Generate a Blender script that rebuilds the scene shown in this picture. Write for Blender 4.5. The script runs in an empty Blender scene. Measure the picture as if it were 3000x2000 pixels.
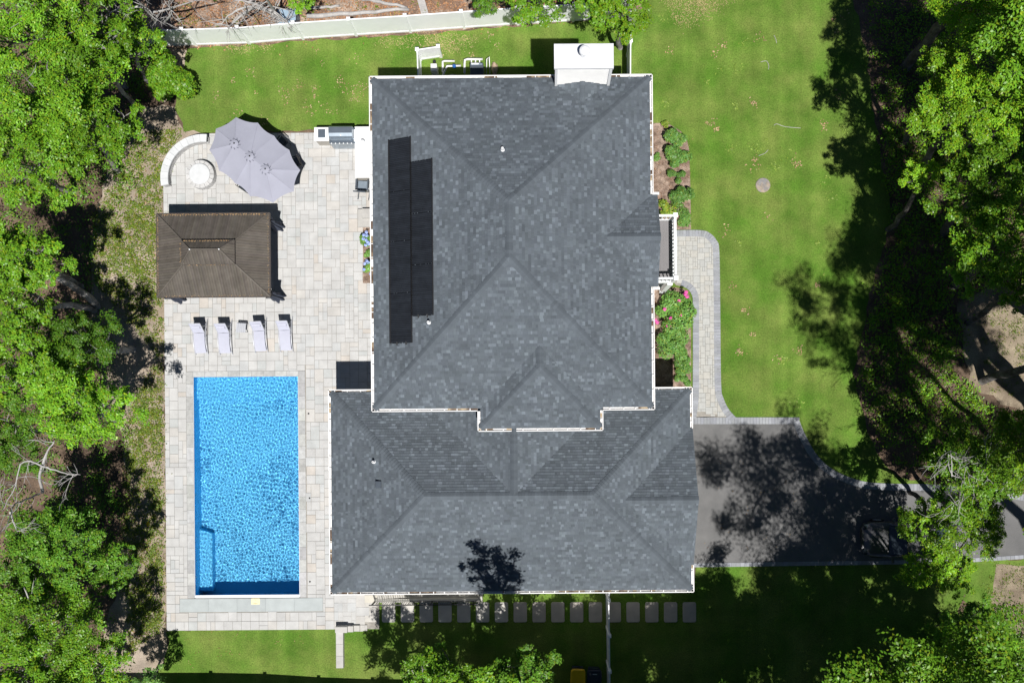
import bpy, math, random
import numpy as np
from mathutils import Vector, Matrix

# ------------------------------------------------------------------ camera, world, sun, exposure
SC = bpy.context.scene
COL = SC.collection
H = 44.0            # drone height (m)
PPM = 58.0          # pixels of the 3000 px photo per metre on the ground
NX, NY = 1610.0, 1200.0   # nadir in photo pixels
TH = math.radians(0.44)   # the plot is turned this much against the photo's frame
CT, ST = math.cos(TH), math.sin(TH)

cam_d = bpy.data.cameras.new('drone_camera')
cam = bpy.data.objects.new('drone_camera', cam_d)
COL.objects.link(cam)
cam.location = (0, 0, H)
cam.rotation_euler = (0, 0, -TH)
cam_d.sensor_width = 36.0
cam_d.lens = PPM * H / 3000.0 * 36.0
cam_d.shift_x = -(NX - 1500.0) / 3000.0
cam_d.shift_y = (NY - 1000.0) / 3000.0
cam_d.clip_start = 0.5
cam_d.clip_end = 2000.0
SC.camera = cam

SUNV = Vector((0.131, -0.4526, 1.0)).normalized()
wd = bpy.data.worlds.new('World')
SC.world = wd
wd.use_nodes = True
wn = wd.node_tree
wn.nodes.clear()
sky = wn.nodes.new('ShaderNodeTexSky')
sky.sky_type = 'NISHITA'
sky.sun_disc = False
sky.altitude = 2000.0
sky.air_density = 0.6
sky.dust_density = 0.2
sky.ozone_density = 2.5
sky.sun_elevation = math.asin(SUNV.z)
sky.sun_rotation = math.atan2(SUNV.x, SUNV.y)
bg = wn.nodes.new('ShaderNodeBackground')
bg.inputs['Strength'].default_value = 0.05
wo = wn.nodes.new('ShaderNodeOutputWorld')
wn.links.new(sky.outputs[0], bg.inputs[0])
wn.links.new(bg.outputs[0], wo.inputs[0])

sun_d = bpy.data.lights.new('sun', 'SUN')
sun_d.energy = 5.0
sun_d.angle = math.radians(0.55)
sun_d.color = (1.0, 0.975, 0.935)
sun = bpy.data.objects.new('sun', sun_d)
COL.objects.link(sun)
sun.rotation_euler = SUNV.to_track_quat('Z', 'Y').to_euler()
sun.location = SUNV * 80
sun_d.cycles.is_caustics_light = True

SC.view_settings.view_transform = 'Standard'
SC.view_settings.look = 'None'
SC.view_settings.exposure = 0.18
SC.view_settings.gamma = 1.0
SC.view_settings.use_curve_mapping = False

# ------------------------------------------------------------------ helpers
RNG = np.random.default_rng(7)
rnd = random.Random(11)

def W(px, py, z=0.0):
    """photo pixel (3000 px frame) at height z -> world point"""
    k = (1 - z / H) / PPM
    a = (px - NX) * k
    b = (NY - py) * k
    return Vector((a * CT + b * ST, -a * ST + b * CT, z))

def Q(x, y, z=0.0):
    return W(x * 1.27551, y * 1.27551, z)

def tolin(c):
    return tuple((v / 12.92 if v <= 0.04045 else ((v + 0.055) / 1.055) ** 2.4) for v in c)

class MB:
    def __init__(s):
        s.v = []; s.f = []; s.t = []
    def add(s, vs, fs, tint=(1, 1, 1)):
        o = len(s.v)
        s.v.extend([tuple(p) for p in vs])
        for f in fs:
            s.f.append(tuple(i + o for i in f)); s.t.append(tint)
        return s
    def box(s, c, size, rz=0.0, tint=(1, 1, 1), M=None):
        hx, hy, hz = size[0] / 2, size[1] / 2, size[2] / 2
        co, si = math.cos(rz), math.sin(rz)
        vs = []
        for dz in (-hz, hz):
            for dx, dy in ((-hx, -hy), (hx, -hy), (hx, hy), (-hx, hy)):
                p = Vector((dx * co - dy * si, dx * si + dy * co, dz))
                if M is not None:
                    p = M @ p
                vs.append((c[0] + p.x, c[1] + p.y, c[2] + p.z))
        return s.add(vs, [(0, 3, 2, 1), (4, 5, 6, 7), (0, 1, 5, 4), (1, 2, 6, 5), (2, 3, 7, 6), (3, 0, 4, 7)], tint)
    def bar(s, p, q, w, h=None, tint=(1, 1, 1), up=Vector((0, 0, 1))):
        """rectangular bar from p to q"""
        h = h or w
        p = Vector(p); q = Vector(q)
        d = (q - p)
        if d.length < 1e-6: return s
        d.normalize()
        if abs(d.dot(up)) > 0.98: up = Vector((0, 1, 0))
        a = d.cross(up).normalized() * (w / 2)
        b = a.cross(d).normalized() * (h / 2)
        vs = [p - a - b, p + a - b, p + a + b, p - a + b, q - a - b, q + a - b, q + a + b, q - a + b]
        return s.add(vs, [(3, 2, 1, 0), (4, 5, 6, 7), (0, 1, 5, 4), (1, 2, 6, 5), (2, 3, 7, 6), (3, 0, 4, 7)], tint)
    def prism(s, poly, z0, z1, tint=(1, 1, 1), bev=0.0):
        n = len(poly)
        if n < 3: return s
        ar = sum(poly[i][0] * poly[(i + 1) % n][1] - poly[(i + 1) % n][0] * poly[i][1] for i in range(n))
        if ar < 0: poly = poly[::-1]
        if bev > 0:
            cx = sum(p[0] for p in poly) / n; cy = sum(p[1] for p in poly) / n
            top = []
            for p in poly:
                d = math.hypot(p[0] - cx, p[1] - cy) or 1
                k = max(0.5, 1 - bev * 1.4 / d)
                top.append((cx + (p[0] - cx) * k, cy + (p[1] - cy) * k))
            vs = [(p[0], p[1], z0) for p in poly] + [(p[0], p[1], z1 - bev) for p in poly] + [(p[0], p[1], z1) for p in top]
            fs = [tuple(range(2 * n, 3 * n))]
            for i in range(n):
                j = (i + 1) % n
                fs.append((i, j, n + j, n + i)); fs.append((n + i, n + j, 2 * n + j, 2 * n + i))
        else:
            vs = [(p[0], p[1], z0) for p in poly] + [(p[0], p[1], z1) for p in poly]
            fs = [tuple(range(n, 2 * n)), tuple(range(n - 1, -1, -1))]
            for i in range(n):
                j = (i + 1) % n
                fs.append((i, j, n + j, n + i))
        return s.add(vs, fs, tint)
    def tube(s, pts, rad, n=8, tint=(1, 1, 1), cap=True):
        pts = [Vector(p) for p in pts]
        if not hasattr(rad, '__len__'): rad = [rad] * len(pts)
        rings = []
        for i, p in enumerate(pts):
            d = (pts[min(i + 1, len(pts) - 1)] - pts[max(i - 1, 0)])
            d = d.normalized() if d.length > 1e-9 else Vector((0, 0, 1))
            ref = Vector((0, 0, 1)) if abs(d.z) < 0.9 else Vector((1, 0, 0))
            a = d.cross(ref).normalized(); b = d.cross(a)
            rings.append([p + (a * math.cos(2 * math.pi * k / n) + b * math.sin(2 * math.pi * k / n)) * rad[i] for k in range(n)])
        vs = [p for r in rings for p in r]
        fs = []
        for i in range(len(rings) - 1):
            for k in range(n):
                k2 = (k + 1) % n
                fs.append((i * n + k, i * n + k2, (i + 1) * n + k2, (i + 1) * n + k))
        if cap:
            fs.append(tuple(range(n))[::1]); fs.append(tuple((len(rings) - 1) * n + k for k in range(n))[::-1])
        return s.add(vs, fs, tint)
    def lathe(s, c, prof, n=24, tint=(1, 1, 1), cap=True):
        vs = []
        for r, z in prof:
            for k in range(n):
                a = 2 * math.pi * k / n
                vs.append((c[0] + r * math.cos(a), c[1] + r * math.sin(a), c[2] + z))
        fs = []
        for i in range(len(prof) - 1):
            for k in range(n):
                k2 = (k + 1) % n
                fs.append((i * n + k, i * n + k2, (i + 1) * n + k2, (i + 1) * n + k))
        if cap:
            fs.append(tuple(range(n))[::-1]); fs.append(tuple((len(prof) - 1) * n + k for k in range(n)))
        return s.add(vs, fs, tint)
    def build(s, name, mat, parent=None, smooth=False, kind=None, world=True, bevel=0.0):
        """one mesh object; vertices given in world space unless world=False (then in the parent's space)"""
        off = Vector((0, 0, 0))
        if parent is not None and world:
            off = wloc(parent)
        me = bpy.data.meshes.new(name)
        me.from_pydata([(p[0] - off.x, p[1] - off.y, p[2] - off.z) for p in s.v], [], s.f)
        at = me.attributes.new('tint', 'FLOAT_COLOR', 'FACE')
        at.data.foreach_set('color', np.array([(t[0], t[1], t[2], 1.0) for t in s.t], dtype=np.float32).ravel())
        if smooth:
            me.shade_smooth()
        o = bpy.data.objects.new(name, me)
        COL.objects.link(o)
        if mat is not None: me.materials.append(mat)
        if parent is not None: o.parent = parent
        if kind: o['kind'] = kind
        if bevel > 0:
            b = o.modifiers.new('bevel', 'BEVEL'); b.width = bevel; b.segments = 2; b.limit_method = 'ANGLE'
        return o

def wloc(o):
    v = Vector((0, 0, 0))
    while o is not None:
        v += o.location
        o = o.parent
    return v

def tag(o, label=None, cat=None, group=None, kind=None):
    if label: o['label'] = label
    if cat: o['category'] = cat
    if group: o['group'] = group
    if kind: o['kind'] = kind
    return o

def thing(name, label, cat, loc=(0, 0, 0), rz=0.0, group=None):
    o = bpy.data.objects.new(name, None)
    o.empty_display_size = 0.3
    COL.objects.link(o)
    o.location = loc
    o.rotation_euler = (0, 0, rz)
    return tag(o, label, cat, group)

def single(mb, name, mat, label, cat, base, group=None, smooth=False, bevel=0.0):
    """a thing that is one mesh, origin at its base"""
    base = Vector(base)
    for i, p in enumerate(mb.v):
        mb.v[i] = (p[0] - base.x, p[1] - base.y, p[2] - base.z)
    o = mb.build(name, mat, None, smooth=smooth, bevel=bevel)
    o.location = base
    return tag(o, label, cat, group)

def copy_tree(o, parent=None):
    c = o.copy(); COL.objects.link(c); c.parent = parent
    for ch in list(o.children):
        copy_tree(ch, c)
    return c

def clip_half(poly, a, b, c):
    """keep a*x+b*y+c >= 0"""
    out = []
    n = len(poly)
    for i in range(n):
        p = poly[i]; q = poly[(i + 1) % n]
        dp = a * p[0] + b * p[1] + c; dq = a * q[0] + b * q[1] + c
        if dp >= 0: out.append(p)
        if (dp > 0 and dq < 0) or (dp < 0 and dq > 0):
            t = dp / (dp - dq)
            out.append((p[0] + (q[0] - p[0]) * t, p[1] + (q[1] - p[1]) * t))
    return out

def clip_convex(poly, conv):
    n = len(conv)
    for i in range(n):
        p = conv[i]; q = conv[(i + 1) % n]
        a = -(q[1] - p[1]); b = (q[0] - p[0]); c = -(a * p[0] + b * p[1])
        poly = clip_half(poly, a, b, c)
        if len(poly) < 3: return []
    return poly

def ccw(poly):
    ar = sum(poly[i][0] * poly[(i + 1) % len(poly)][1] - poly[(i + 1) % len(poly)][0] * poly[i][1] for i in range(len(poly)))
    return poly if ar > 0 else poly[::-1]

def parea(poly):
    return abs(sum(poly[i][0] * poly[(i + 1) % len(poly)][1] - poly[(i + 1) % len(poly)][0] * poly[i][1] for i in range(len(poly)))) / 2

def inpoly(x, y, poly):
    r = False
    n = len(poly); j = n - 1
    for i in range(n):
        xi, yi = poly[i][0], poly[i][1]; xj, yj = poly[j][0], poly[j][1]
        if ((yi > y) != (yj > y)) and (x < (xj - xi) * (y - yi) / (yj - yi) + xi): r = not r
        j = i
    return r

def inpoly_np(X, Y, poly):
    r = np.zeros(X.shape, bool)
    n = len(poly); j = n - 1
    for i in range(n):
        xi, yi = poly[i][0], poly[i][1]; xj, yj = poly[j][0], poly[j][1]
        if yi != yj:
            c = ((yi > Y) != (yj > Y)) & (X < (xj - xi) * (Y - yi) / (yj - yi) + xi)
            r ^= c
        j = i
    return r

def smooth_path(pts, n=8, closed=False):
    """Catmull-Rom through 2-D / 3-D points"""
    P = [Vector((*p, 0)) if len(p) == 2 else Vector(p) for p in pts]
    out = []
    m = len(P)
    for i in range(m if closed else m - 1):
        p0 = P[(i - 1) % m] if closed or i > 0 else P[0]
        p1 = P[i]; p2 = P[(i + 1) % m]
        p3 = P[(i + 2) % m] if closed or i + 2 < m else P[-1]
        for k in range(n):
            t = k / n
            out.append(0.5 * ((2 * p1) + (p2 - p0) * t + (2 * p0 - 5 * p1 + 4 * p2 - p3) * t * t + (-p0 + 3 * p1 - 3 * p2 + p3) * t ** 3))
    if not closed: out.append(P[-1])
    return out

# ------------------------------------------------------------------ materials
MATS = {}
def mat(name, col, rough=0.7, var=0.15, vs=3.0, fine=0.0, fs=60.0, bump=0.0, bs=80.0, tint=False, spec=0.4, metal=0.0,
        col2=None, mixs=1.0, mixlo=0.4, mixhi=0.6, coat=0.0, emit=None):
    """procedural principled material: base colour (optionally blended with col2 by noise), blotches, fine grain, bump"""
    m = bpy.data.materials.new(name); m.use_nodes = True
    nt = m.node_tree; N = nt.nodes; L = nt.links
    b = N['Principled BSDF']
    b.inputs['Roughness'].default_value = rough
    b.inputs['Metallic'].default_value = metal
    b.inputs['Specular IOR Level'].default_value = spec
    if coat: b.inputs['Coat Weight'].default_value = coat
    geo = N.new('ShaderNodeNewGeometry')
    pos = geo.outputs['Position']
    def noise(sc, det=3.0, ro=0.55):
        n = N.new('ShaderNodeTexNoise'); n.inputs['Scale'].default_value = sc
        n.inputs['Detail'].default_value = det; n.inputs['Roughness'].default_value = ro
        L.new(pos, n.inputs['Vector']); return n
    def ramp(src, lo, hi, tolo, tohi):
        r = N.new('ShaderNodeMapRange'); L.new(src, r.inputs[0])
        r.inputs[1].default_value = lo; r.inputs[2].default_value = hi
        r.inputs[3].default_value = tolo; r.inputs[4].default_value = tohi
        return r.outputs[0]
    def mix(kind, fac, a, bb):
        x = N.new('ShaderNodeMix'); x.data_type = 'RGBA'; x.blend_type = kind
        if hasattr(fac, 'links') or not isinstance(fac, (int, float)): L.new(fac, x.inputs[0])
        else: x.inputs[0].default_value = fac
        for s, i in ((a, 6), (bb, 7)):
            if isinstance(s, tuple): x.inputs[i].default_value = (*s, 1)
            else: L.new(s, x.inputs[i])
        return x.outputs[2]
    cur = tuple(col)
    if col2 is not None:
        n = noise(mixs, 5.0, 0.6)
        cur = mix('MIX', ramp(n.outputs['Fac'], mixlo, mixhi, 0, 1), tuple(col), tuple(col2))
    if tint:
        a = N.new('ShaderNodeAttribute'); a.attribute_name = 'tint'
        cur = mix('MULTIPLY', 1.0, cur, a.outputs['Color'])
    if var > 0:
        n = noise(vs, 4.0)
        v = ramp(n.outputs['Fac'], 0.3, 0.7, 1 - var, 1 + var)
        cur = mix('MULTIPLY', 1.0, cur, v)
    if fine > 0:
        n = noise(fs, 5.0, 0.72)
        v = ramp(n.outputs['Fac'], 0.3, 0.7, 1 - fine, 1 + fine)
        cur = mix('MULTIPLY', 1.0, cur, v)
    if isinstance(cur, tuple): b.inputs['Base Color'].default_value = (*cur, 1)
    else: L.new(cur, b.inputs['Base Color'])
    if bump > 0:
        n = noise(bs, 3.0)
        bp = N.new('ShaderNodeBump'); bp.inputs['Strength'].default_value = 1.0; bp.inputs['Distance'].default_value = bump
        L.new(n.outputs['Fac'], bp.inputs['Height']); L.new(bp.outputs[0], b.inputs['Normal'])
    MATS[name] = m
    return m

def leaf_mat(name, col, trans=0.35, rough=0.45):
    m = bpy.data.materials.new(name); m.use_nodes = True
    nt = m.node_tree; N = nt.nodes; L = nt.links
    b = N['Principled BSDF']; out = N['Material Output']
    a = N.new('ShaderNodeAttribute'); a.attribute_name = 'tint'
    oi = N.new('ShaderNodeObjectInfo')
    mr = N.new('ShaderNodeMapRange'); L.new(oi.outputs['Random'], mr.inputs[0])
    mr.inputs[3].default_value = 0.72; mr.inputs[4].default_value = 1.22
    x = N.new('ShaderNodeMix'); x.data_type = 'RGBA'; x.blend_type = 'MULTIPLY'; x.inputs[0].default_value = 1
    x.inputs[6].default_value = (*col, 1); L.new(a.outputs['Color'], x.inputs[7])
    y = N.new('ShaderNodeMix'); y.data_type = 'RGBA'; y.blend_type = 'MULTIPLY'; y.inputs[0].default_value = 1
    L.new(x.outputs[2], y.inputs[6]); L.new(mr.outputs[0], y.inputs[7])
    L.new(y.outputs[2], b.inputs['Base Color'])
    b.inputs['Roughness'].default_value = rough
    b.inputs['Specular IOR Level'].default_value = 0.22
    t = N.new('ShaderNodeBsdfTranslucent')
    z = N.new('ShaderNodeMix'); z.data_type = 'RGBA'; z.blend_type = 'MULTIPLY'; z.inputs[0].default_value = 1
    L.new(y.outputs[2], z.inputs[6]); z.inputs[7].default_value = (1.5, 1.6, 0.5, 1)
    L.new(z.outputs[2], t.inputs['Color'])
    ms = N.new('ShaderNodeMixShader'); ms.inputs[0].default_value = trans
    L.new(b.outputs[0], ms.inputs[1]); L.new(t.outputs[0], ms.inputs[2]); L.new(ms.outputs[0], out.inputs['Surface'])
    MATS[name] = m
    return m

M_ground = mat('forest_floor', (0.095, 0.066, 0.045), 0.95, 0.3, 1.6, 0.45, 14, 0.03, 22, col2=(0.17, 0.115, 0.08), mixs=0.35, mixlo=0.42, mixhi=0.6)
M_dirt = mat('bare_dirt', (0.28, 0.225, 0.165), 0.95, 0.25, 1.2, 0.35, 22, 0.02, 30, col2=(0.36, 0.30, 0.24), mixs=0.5, mixlo=0.4, mixhi=0.62)
M_leaflitter = mat('leaf_litter', (0.23, 0.145, 0.10), 0.95, 0.35, 2.0, 0.6, 12, 0.04, 16, col2=(0.34, 0.26, 0.20), mixs=0.8, mixlo=0.45, mixhi=0.62)
M_lawn = mat('lawn_grass', (0.082, 0.172, 0.019), 0.9, 0.18, 0.7, 0.40, 15, 0.02, 26, col2=(0.160, 0.214, 0.045), mixs=0.5, mixlo=0.36, mixhi=0.68, spec=0.15)
M_asphalt = mat('asphalt', (0.135, 0.134, 0.134), 0.9, 0.14, 0.45, 0.30, 60, 0.004, 90, col2=(0.165, 0.162, 0.160), mixs=1.3, mixlo=0.35, mixhi=0.7)
M_paver = mat('patio_paver', (0.475, 0.47, 0.46), 0.85, 0.10, 1.7, 0.08, 45, 0.003, 60, tint=True, spec=0.25)
M_joint = mat('joint_sand', (0.30, 0.28, 0.25), 0.95, 0.2, 6)
M_border = mat('border_brick', (0.30, 0.31, 0.33), 0.85, 0.08, 6.0, 0.1, 60, 0.003, 70, tint=True, spec=0.25)
M_walk = mat('walk_paver', (0.43, 0.425, 0.40), 0.85, 0.07, 6.0, 0.08, 60, 0.003, 70, tint=True, spec=0.25)
M_coping = mat('pool_coping', (0.43, 0.43, 0.42), 0.8, 0.14, 5.0, 0.12, 40, tint=True, spec=0.3)
M_bluestone = mat('bluestone', (0.40, 0.43, 0.43), 0.75, 0.08, 2.0, 0.05, 50, tint=True, spec=0.3)
M_concrete = mat('concrete', (0.46, 0.445, 0.42), 0.85, 0.1, 2.5, 0.06, 50, tint=True)
M_shingle = mat('asphalt_shingle', (0.095, 0.111, 0.128), 0.92, 0.10, 1.1, 0.16, 110, 0.002, 150, tint=True, spec=0.25)
M_white = mat('white_vinyl', (0.88, 0.89, 0.90), 0.35, 0.03, 2.0, spec=0.4)
M_siding = mat('white_siding', (0.78, 0.78, 0.77), 0.5, 0.03, 2.0)
M_gutter = mat('gutter_white', (0.80, 0.79, 0.78), 0.4, 0.04, 3.0)
M_gutdirt = mat('gutter_debris', (0.15, 0.10, 0.07), 0.95, 0.5, 2.0, 0.5, 40, col2=(0.34, 0.27, 0.18), mixs=2.0, mixlo=0.45, mixhi=0.6)
M_galv = mat('galvanised_cap', (0.80, 0.81, 0.83), 0.22, 0.05, 3.0, metal=0.12, bump=0.012, bs=1.6)
M_solar = mat('solar_mat', (0.013, 0.0155, 0.019), 0.5, 0.25, 3.0, 0.25, 40, tint=True, spec=0.45)
M_black = mat('black_iron', (0.015, 0.015, 0.017), 0.45, 0.1, 4)
M_charcoal = mat('charcoal_plastic', (0.07, 0.085, 0.105), 0.45, 0.1, 4, tint=True)
M_steel = mat('stainless', (0.36, 0.42, 0.48), 0.28, 0.08, 4, metal=0.8)
M_gazebo = mat('gazebo_metal', (0.112, 0.099, 0.085), 0.6, 0.16, 2.2, 0.08, 40, tint=True, spec=0.12)
M_bronze = mat('gazebo_frame', (0.06, 0.048, 0.042), 0.5, 0.1, 4)
M_curtain = mat('navy_curtain', (0.045, 0.055, 0.085), 0.8, 0.2, 6)
M_umb = mat('umbrella_cloth', (0.335, 0.340, 0.405), 0.85, 0.04, 1.5, 0.04, 200, tint=True, spec=0.1)
M_sling = mat('lounger_sling', (0.45, 0.457, 0.535), 0.8, 0.04, 3, 0.05, 300, tint=True, spec=0.1)
M_alu = mat('lounger_frame', (0.55, 0.56, 0.60), 0.4, 0.05, 3, metal=0.3)
M_counter = mat('white_counter', (0.80, 0.795, 0.79), 0.3, 0.02, 2)
M_stone = mat('grey_stone', (0.46, 0.455, 0.45), 0.85, 0.12, 5, 0.12, 30, 0.006, 40, tint=True)
M_capstone = mat('cap_stone', (0.58, 0.59, 0.60), 0.8, 0.06, 4, 0.06, 40, tint=True)
M_pvc = mat('pvc_pipe', (0.78, 0.78, 0.76), 0.35, 0.03, 4)
M_blue = mat('blue_plastic', (0.03, 0.13, 0.42), 0.35, 0.1, 6)
M_mulch = mat('mulch', (0.20, 0.135, 0.10), 0.95, 0.3, 4, 0.6, 26, 0.03, 30, col2=(0.31, 0.23, 0.18), mixs=2.0)
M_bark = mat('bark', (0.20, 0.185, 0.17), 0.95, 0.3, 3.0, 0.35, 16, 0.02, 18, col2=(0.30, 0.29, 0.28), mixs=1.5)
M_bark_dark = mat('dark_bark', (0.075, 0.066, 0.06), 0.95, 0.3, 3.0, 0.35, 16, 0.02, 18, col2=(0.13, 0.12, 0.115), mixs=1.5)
M_clear = mat('clearing_soil', (0.20, 0.155, 0.11), 0.95, 0.25, 1.2, 0.4, 22, 0.02, 30, col2=(0.29, 0.24, 0.17), mixs=0.6, mixlo=0.4, mixhi=0.62)
M_dead = mat('dead_wood', (0.40, 0.385, 0.37), 0.9, 0.2, 3.0, 0.2, 20)
M_yellow = mat('yellow_lid', (0.72, 0.47, 0.01), 0.4, 0.06, 4)
M_navy = mat('navy_bin', (0.018, 0.028, 0.05), 0.45, 0.1, 4)
M_sign = mat('sign_cream', (0.80, 0.70, 0.42), 0.6, 0.12, 14)
M_soil = mat('rock_tan', (0.48, 0.36, 0.26), 0.9, 0.2, 4, 0.2, 20)
M_balcony = mat('balcony_floor', (0.20, 0.19, 0.195), 0.75, 0.04, 3, tint=True)
M_glass = mat('window_glass', (0.03, 0.04, 0.05), 0.05, 0.05, 2, spec=0.6)
M_car = mat('car_paint', (0.10, 0.10, 0.105), 0.3, 0.03, 2, metal=0.5, coat=0.6)
M_rubber = mat('rubber', (0.02, 0.02, 0.02), 0.8, 0.1, 5)
M_pool = mat('pool_shell', (0.12, 0.50, 0.78), 0.5, 0.03, 2, spec=0.2)
M_coverstone = mat('cover_stone', (0.22, 0.215, 0.215), 0.9, 0.25, 5, 0.15, 30, col2=(0.33, 0.27, 0.21), mixs=3.0)
M_straw = mat('straw', (0.40, 0.37, 0.235), 0.9, 0.2, 8, tint=True)
M_tan = mat('dry_leaf', (0.43, 0.335, 0.225), 0.9, 0.2, 8, tint=True)
M_pink = mat('pink_petal', (0.80, 0.10, 0.42), 0.6, 0.15, 20, tint=True)
M_hydr = mat('hydrangea_petal', (0.36, 0.46, 0.85), 0.6, 0.15, 20, tint=True)
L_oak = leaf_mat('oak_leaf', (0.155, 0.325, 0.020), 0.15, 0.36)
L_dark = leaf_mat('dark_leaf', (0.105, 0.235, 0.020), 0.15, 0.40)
L_yel = leaf_mat('spring_leaf', (0.195, 0.375, 0.020), 0.18, 0.36)
L_shrub = leaf_mat('shrub_leaf', (0.135, 0.275, 0.055), 0.15, 0.40)
L_weed = leaf_mat('weed_leaf', (0.190, 0.275, 0.035), 0.2)

# faint mowing bands in the lawn (grass leaning one way or the other)
nt = M_lawn.node_tree; N = nt.nodes; L = nt.links
lk = N['Principled BSDF'].inputs['Base Color'].links[0].from_socket
g_ = N.new('ShaderNodeNewGeometry'); mp = N.new('ShaderNodeMapping'); mp.inputs['Scale'].default_value = (1.5, 0.035, 1); mp.inputs['Rotation'].default_value = (0, 0, 0.03)
L.new(g_.outputs['Position'], mp.inputs['Vector'])
n_ = N.new('ShaderNodeTexNoise'); n_.inputs['Scale'].default_value = 1.0; n_.inputs['Detail'].default_value = 1.5; L.new(mp.outputs[0], n_.inputs['Vector'])
r_ = N.new('ShaderNodeMapRange'); L.new(n_.outputs['Fac'], r_.inputs[0]); r_.inputs[1].default_value = .35; r_.inputs[2].default_value = .65; r_.inputs[3].default_value = .90; r_.inputs[4].default_value = 1.08
x_ = N.new('ShaderNodeMix'); x_.data_type = 'RGBA'; x_.blend_type = 'MULTIPLY'; x_.inputs[0].default_value = 1; L.new(lk, x_.inputs[6]); L.new(r_.outputs[0], x_.inputs[7])
L.new(x_.outputs[2], N['Principled BSDF'].inputs['Base Color'])

# ------------------------------------------------------------------ ground, lawn, dirt
def sheet(name, poly, z, m, jitter=0.0, step=0.6, kind='structure'):
    pts = []
    n = len(poly)
    for i in range(n):
        p = poly[i]; q = poly[(i + 1) % n]
        L = math.hypot(q[0] - p[0], q[1] - p[1])
        k = max(1, int(L / step)) if jitter else 1
        for j in range(k):
            t = j / k
            pts.append((p[0] + (q[0] - p[0]) * t + rnd.uniform(-jitter, jitter), p[1] + (q[1] - p[1]) * t + rnd.uniform(-jitter, jitter)))
    pts = ccw(pts)
    mb = MB(); mb.add([(p[0], p[1], z) for p in pts], [tuple(range(len(pts)))])
    o = mb.build(name, m)
    o['kind'] = kind
    return o

def QL(lst, z=0.0):
    return [tuple(Q(x, y, z)[:2]) for x, y in lst]

# pool pit rectangle (world)
pa = W(565, 1104.5, 0.06); pb = W(879, 1749, 0.06)
PX0, PX1, PY0, PY1 = pa.x, pb.x, pb.y, pa.y
# ground as one sheet round the pit
mb = MB()
B = 420.0
mb.add([(-B, -B, 0), (B, -B, 0), (B, PY0, 0), (-B, PY0, 0), (-B, PY1, 0), (B, PY1, 0), (B, B, 0), (-B, B, 0), (PX0, PY0, 0), (PX1, PY0, 0), (PX1, PY1, 0), (PX0, PY1, 0)],
       [(0, 1, 2, 9, 8, 3), (4, 11, 10, 5, 6, 7), (3, 8, 11, 4), (9, 2, 5, 10)])
tag(mb.build('ground', M_ground), kind='structure')

LAWN_A = QL([(432, 112), (700, 95), (1000, 76), (1360, 47), (1475, 20), (1480, -100), (1925, -100), (1960, 0), (1975, 60), (1990, 130), (2005, 250),
             (2020, 350), (2040, 430), (2045, 520), (2005, 640), (1980, 760), (1960, 860), (1985, 960), (2010, 1040), (2060, 1095), (2140, 1112),
             (2140, 1125), (1800, 1125), (1600, 1000), (1300, 800), (860, 800), (860, 300), (700, 300), (480, 306), (425, 300), (402, 250), (405, 190), (425, 150)])
LAWN_B = QL([(384, 1446), (840, 1440), (842, 1366), (860, 1350), (1590, 1350), (1600, 1292), (2210, 1285), (2235, 1320), (2200, 1400), (2225, 1480),
             (2250, 1600), (2300, 1800), (1500, 1800), (800, 1700), (335, 1620), (362, 1540), (388, 1490)])
sheet('lawn', LAWN_A, 0.008, M_lawn, 0.09, 0.35)
sheet('lawn', LAWN_B, 0.008, M_lawn, 0.09, 0.35)
sheet('bare_ground', QL([(330, 240), (400, 250), (425, 300), (480, 306), (470, 440), (378, 440), (384, 1446), (390, 1500), (335, 1620), (180, 1620), (255, 1400),
                     (300, 1150), (275, 980), (215, 800), (205, 560), (250, 380), (300, 300)]), 0.004, M_dirt, 0.15, 0.5)
sheet('bare_ground', QL([(380, 240), (330, 150), (370, 110), (432, 112), (425, 150), (405, 190)]), 0.0045, M_dirt, 0.1, 0.4)
sheet('woodland_floor', QL([(300, -250), (1480, -250), (1480, 20), (1360, 44), (1000, 74), (432, 108), (330, 110)]), 0.0042, M_leaflitter, 0.1, 0.5)
sheet('bare_ground', QL([(2200, 690), (2320, 640), (2600, 640), (2600, 1000), (2300, 930), (2230, 880)]), 0.004, M_clear, 0.15, 0.5)
sheet('rough_grass', QL([(2225, 1288), (2600, 1270), (2600, 1500), (2352, 1520), (2260, 1440), (2215, 1380)]), 0.0062, M_lawn, 0.15, 0.4)
sheet('bare_ground', QL([(2290, 1300), (2600, 1280), (2600, 1490), (2352, 1480), (2280, 1400)]), 0.0102, M_clear, 0.2, 0.4)

# ------------------------------------------------------------------ paving
def tile_random(x0, y0, x1, y1, u, sizes, rng):
    nx = int(math.ceil((x1 - x0) / u)); ny = int(math.ceil((y1 - y0) / u))
    occ = np.zeros((nx, ny), bool)
    out = []
    for j in range(ny):
        for i in range(nx):
            if occ[i, j]: continue
            opts = list(sizes); rng.shuffle(opts)
            for w, h in opts + [(1, 1)]:
                if i + w <= nx and j + h <= ny and not occ[i:i + w, j:j + h].any():
                    occ[i:i + w, j:j + h] = True
                    out.append((x0 + i * u, y0 + j * u, x0 + (i + w) * u, y0 + (j + h) * u))
                    break
    return out

def sub_rect(r, h):
    x0, y0, x1, y1 = r; a0, b0, a1, b1 = h
    if x1 <= a0 or x0 >= a1 or y1 <= b0 or y0 >= b1: return [r]
    out = []
    if x0 < a0: out.append((x0, y0, a0, y1))
    if x1 > a1: out.append((a1, y0, x1, y1))
    m0, m1 = max(x0, a0), min(x1, a1)
    if y0 < b0: out.append((m0, y0, m1, b0))
    if y1 > b1: out.append((m0, b1, m1, y1))
    return out

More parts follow.
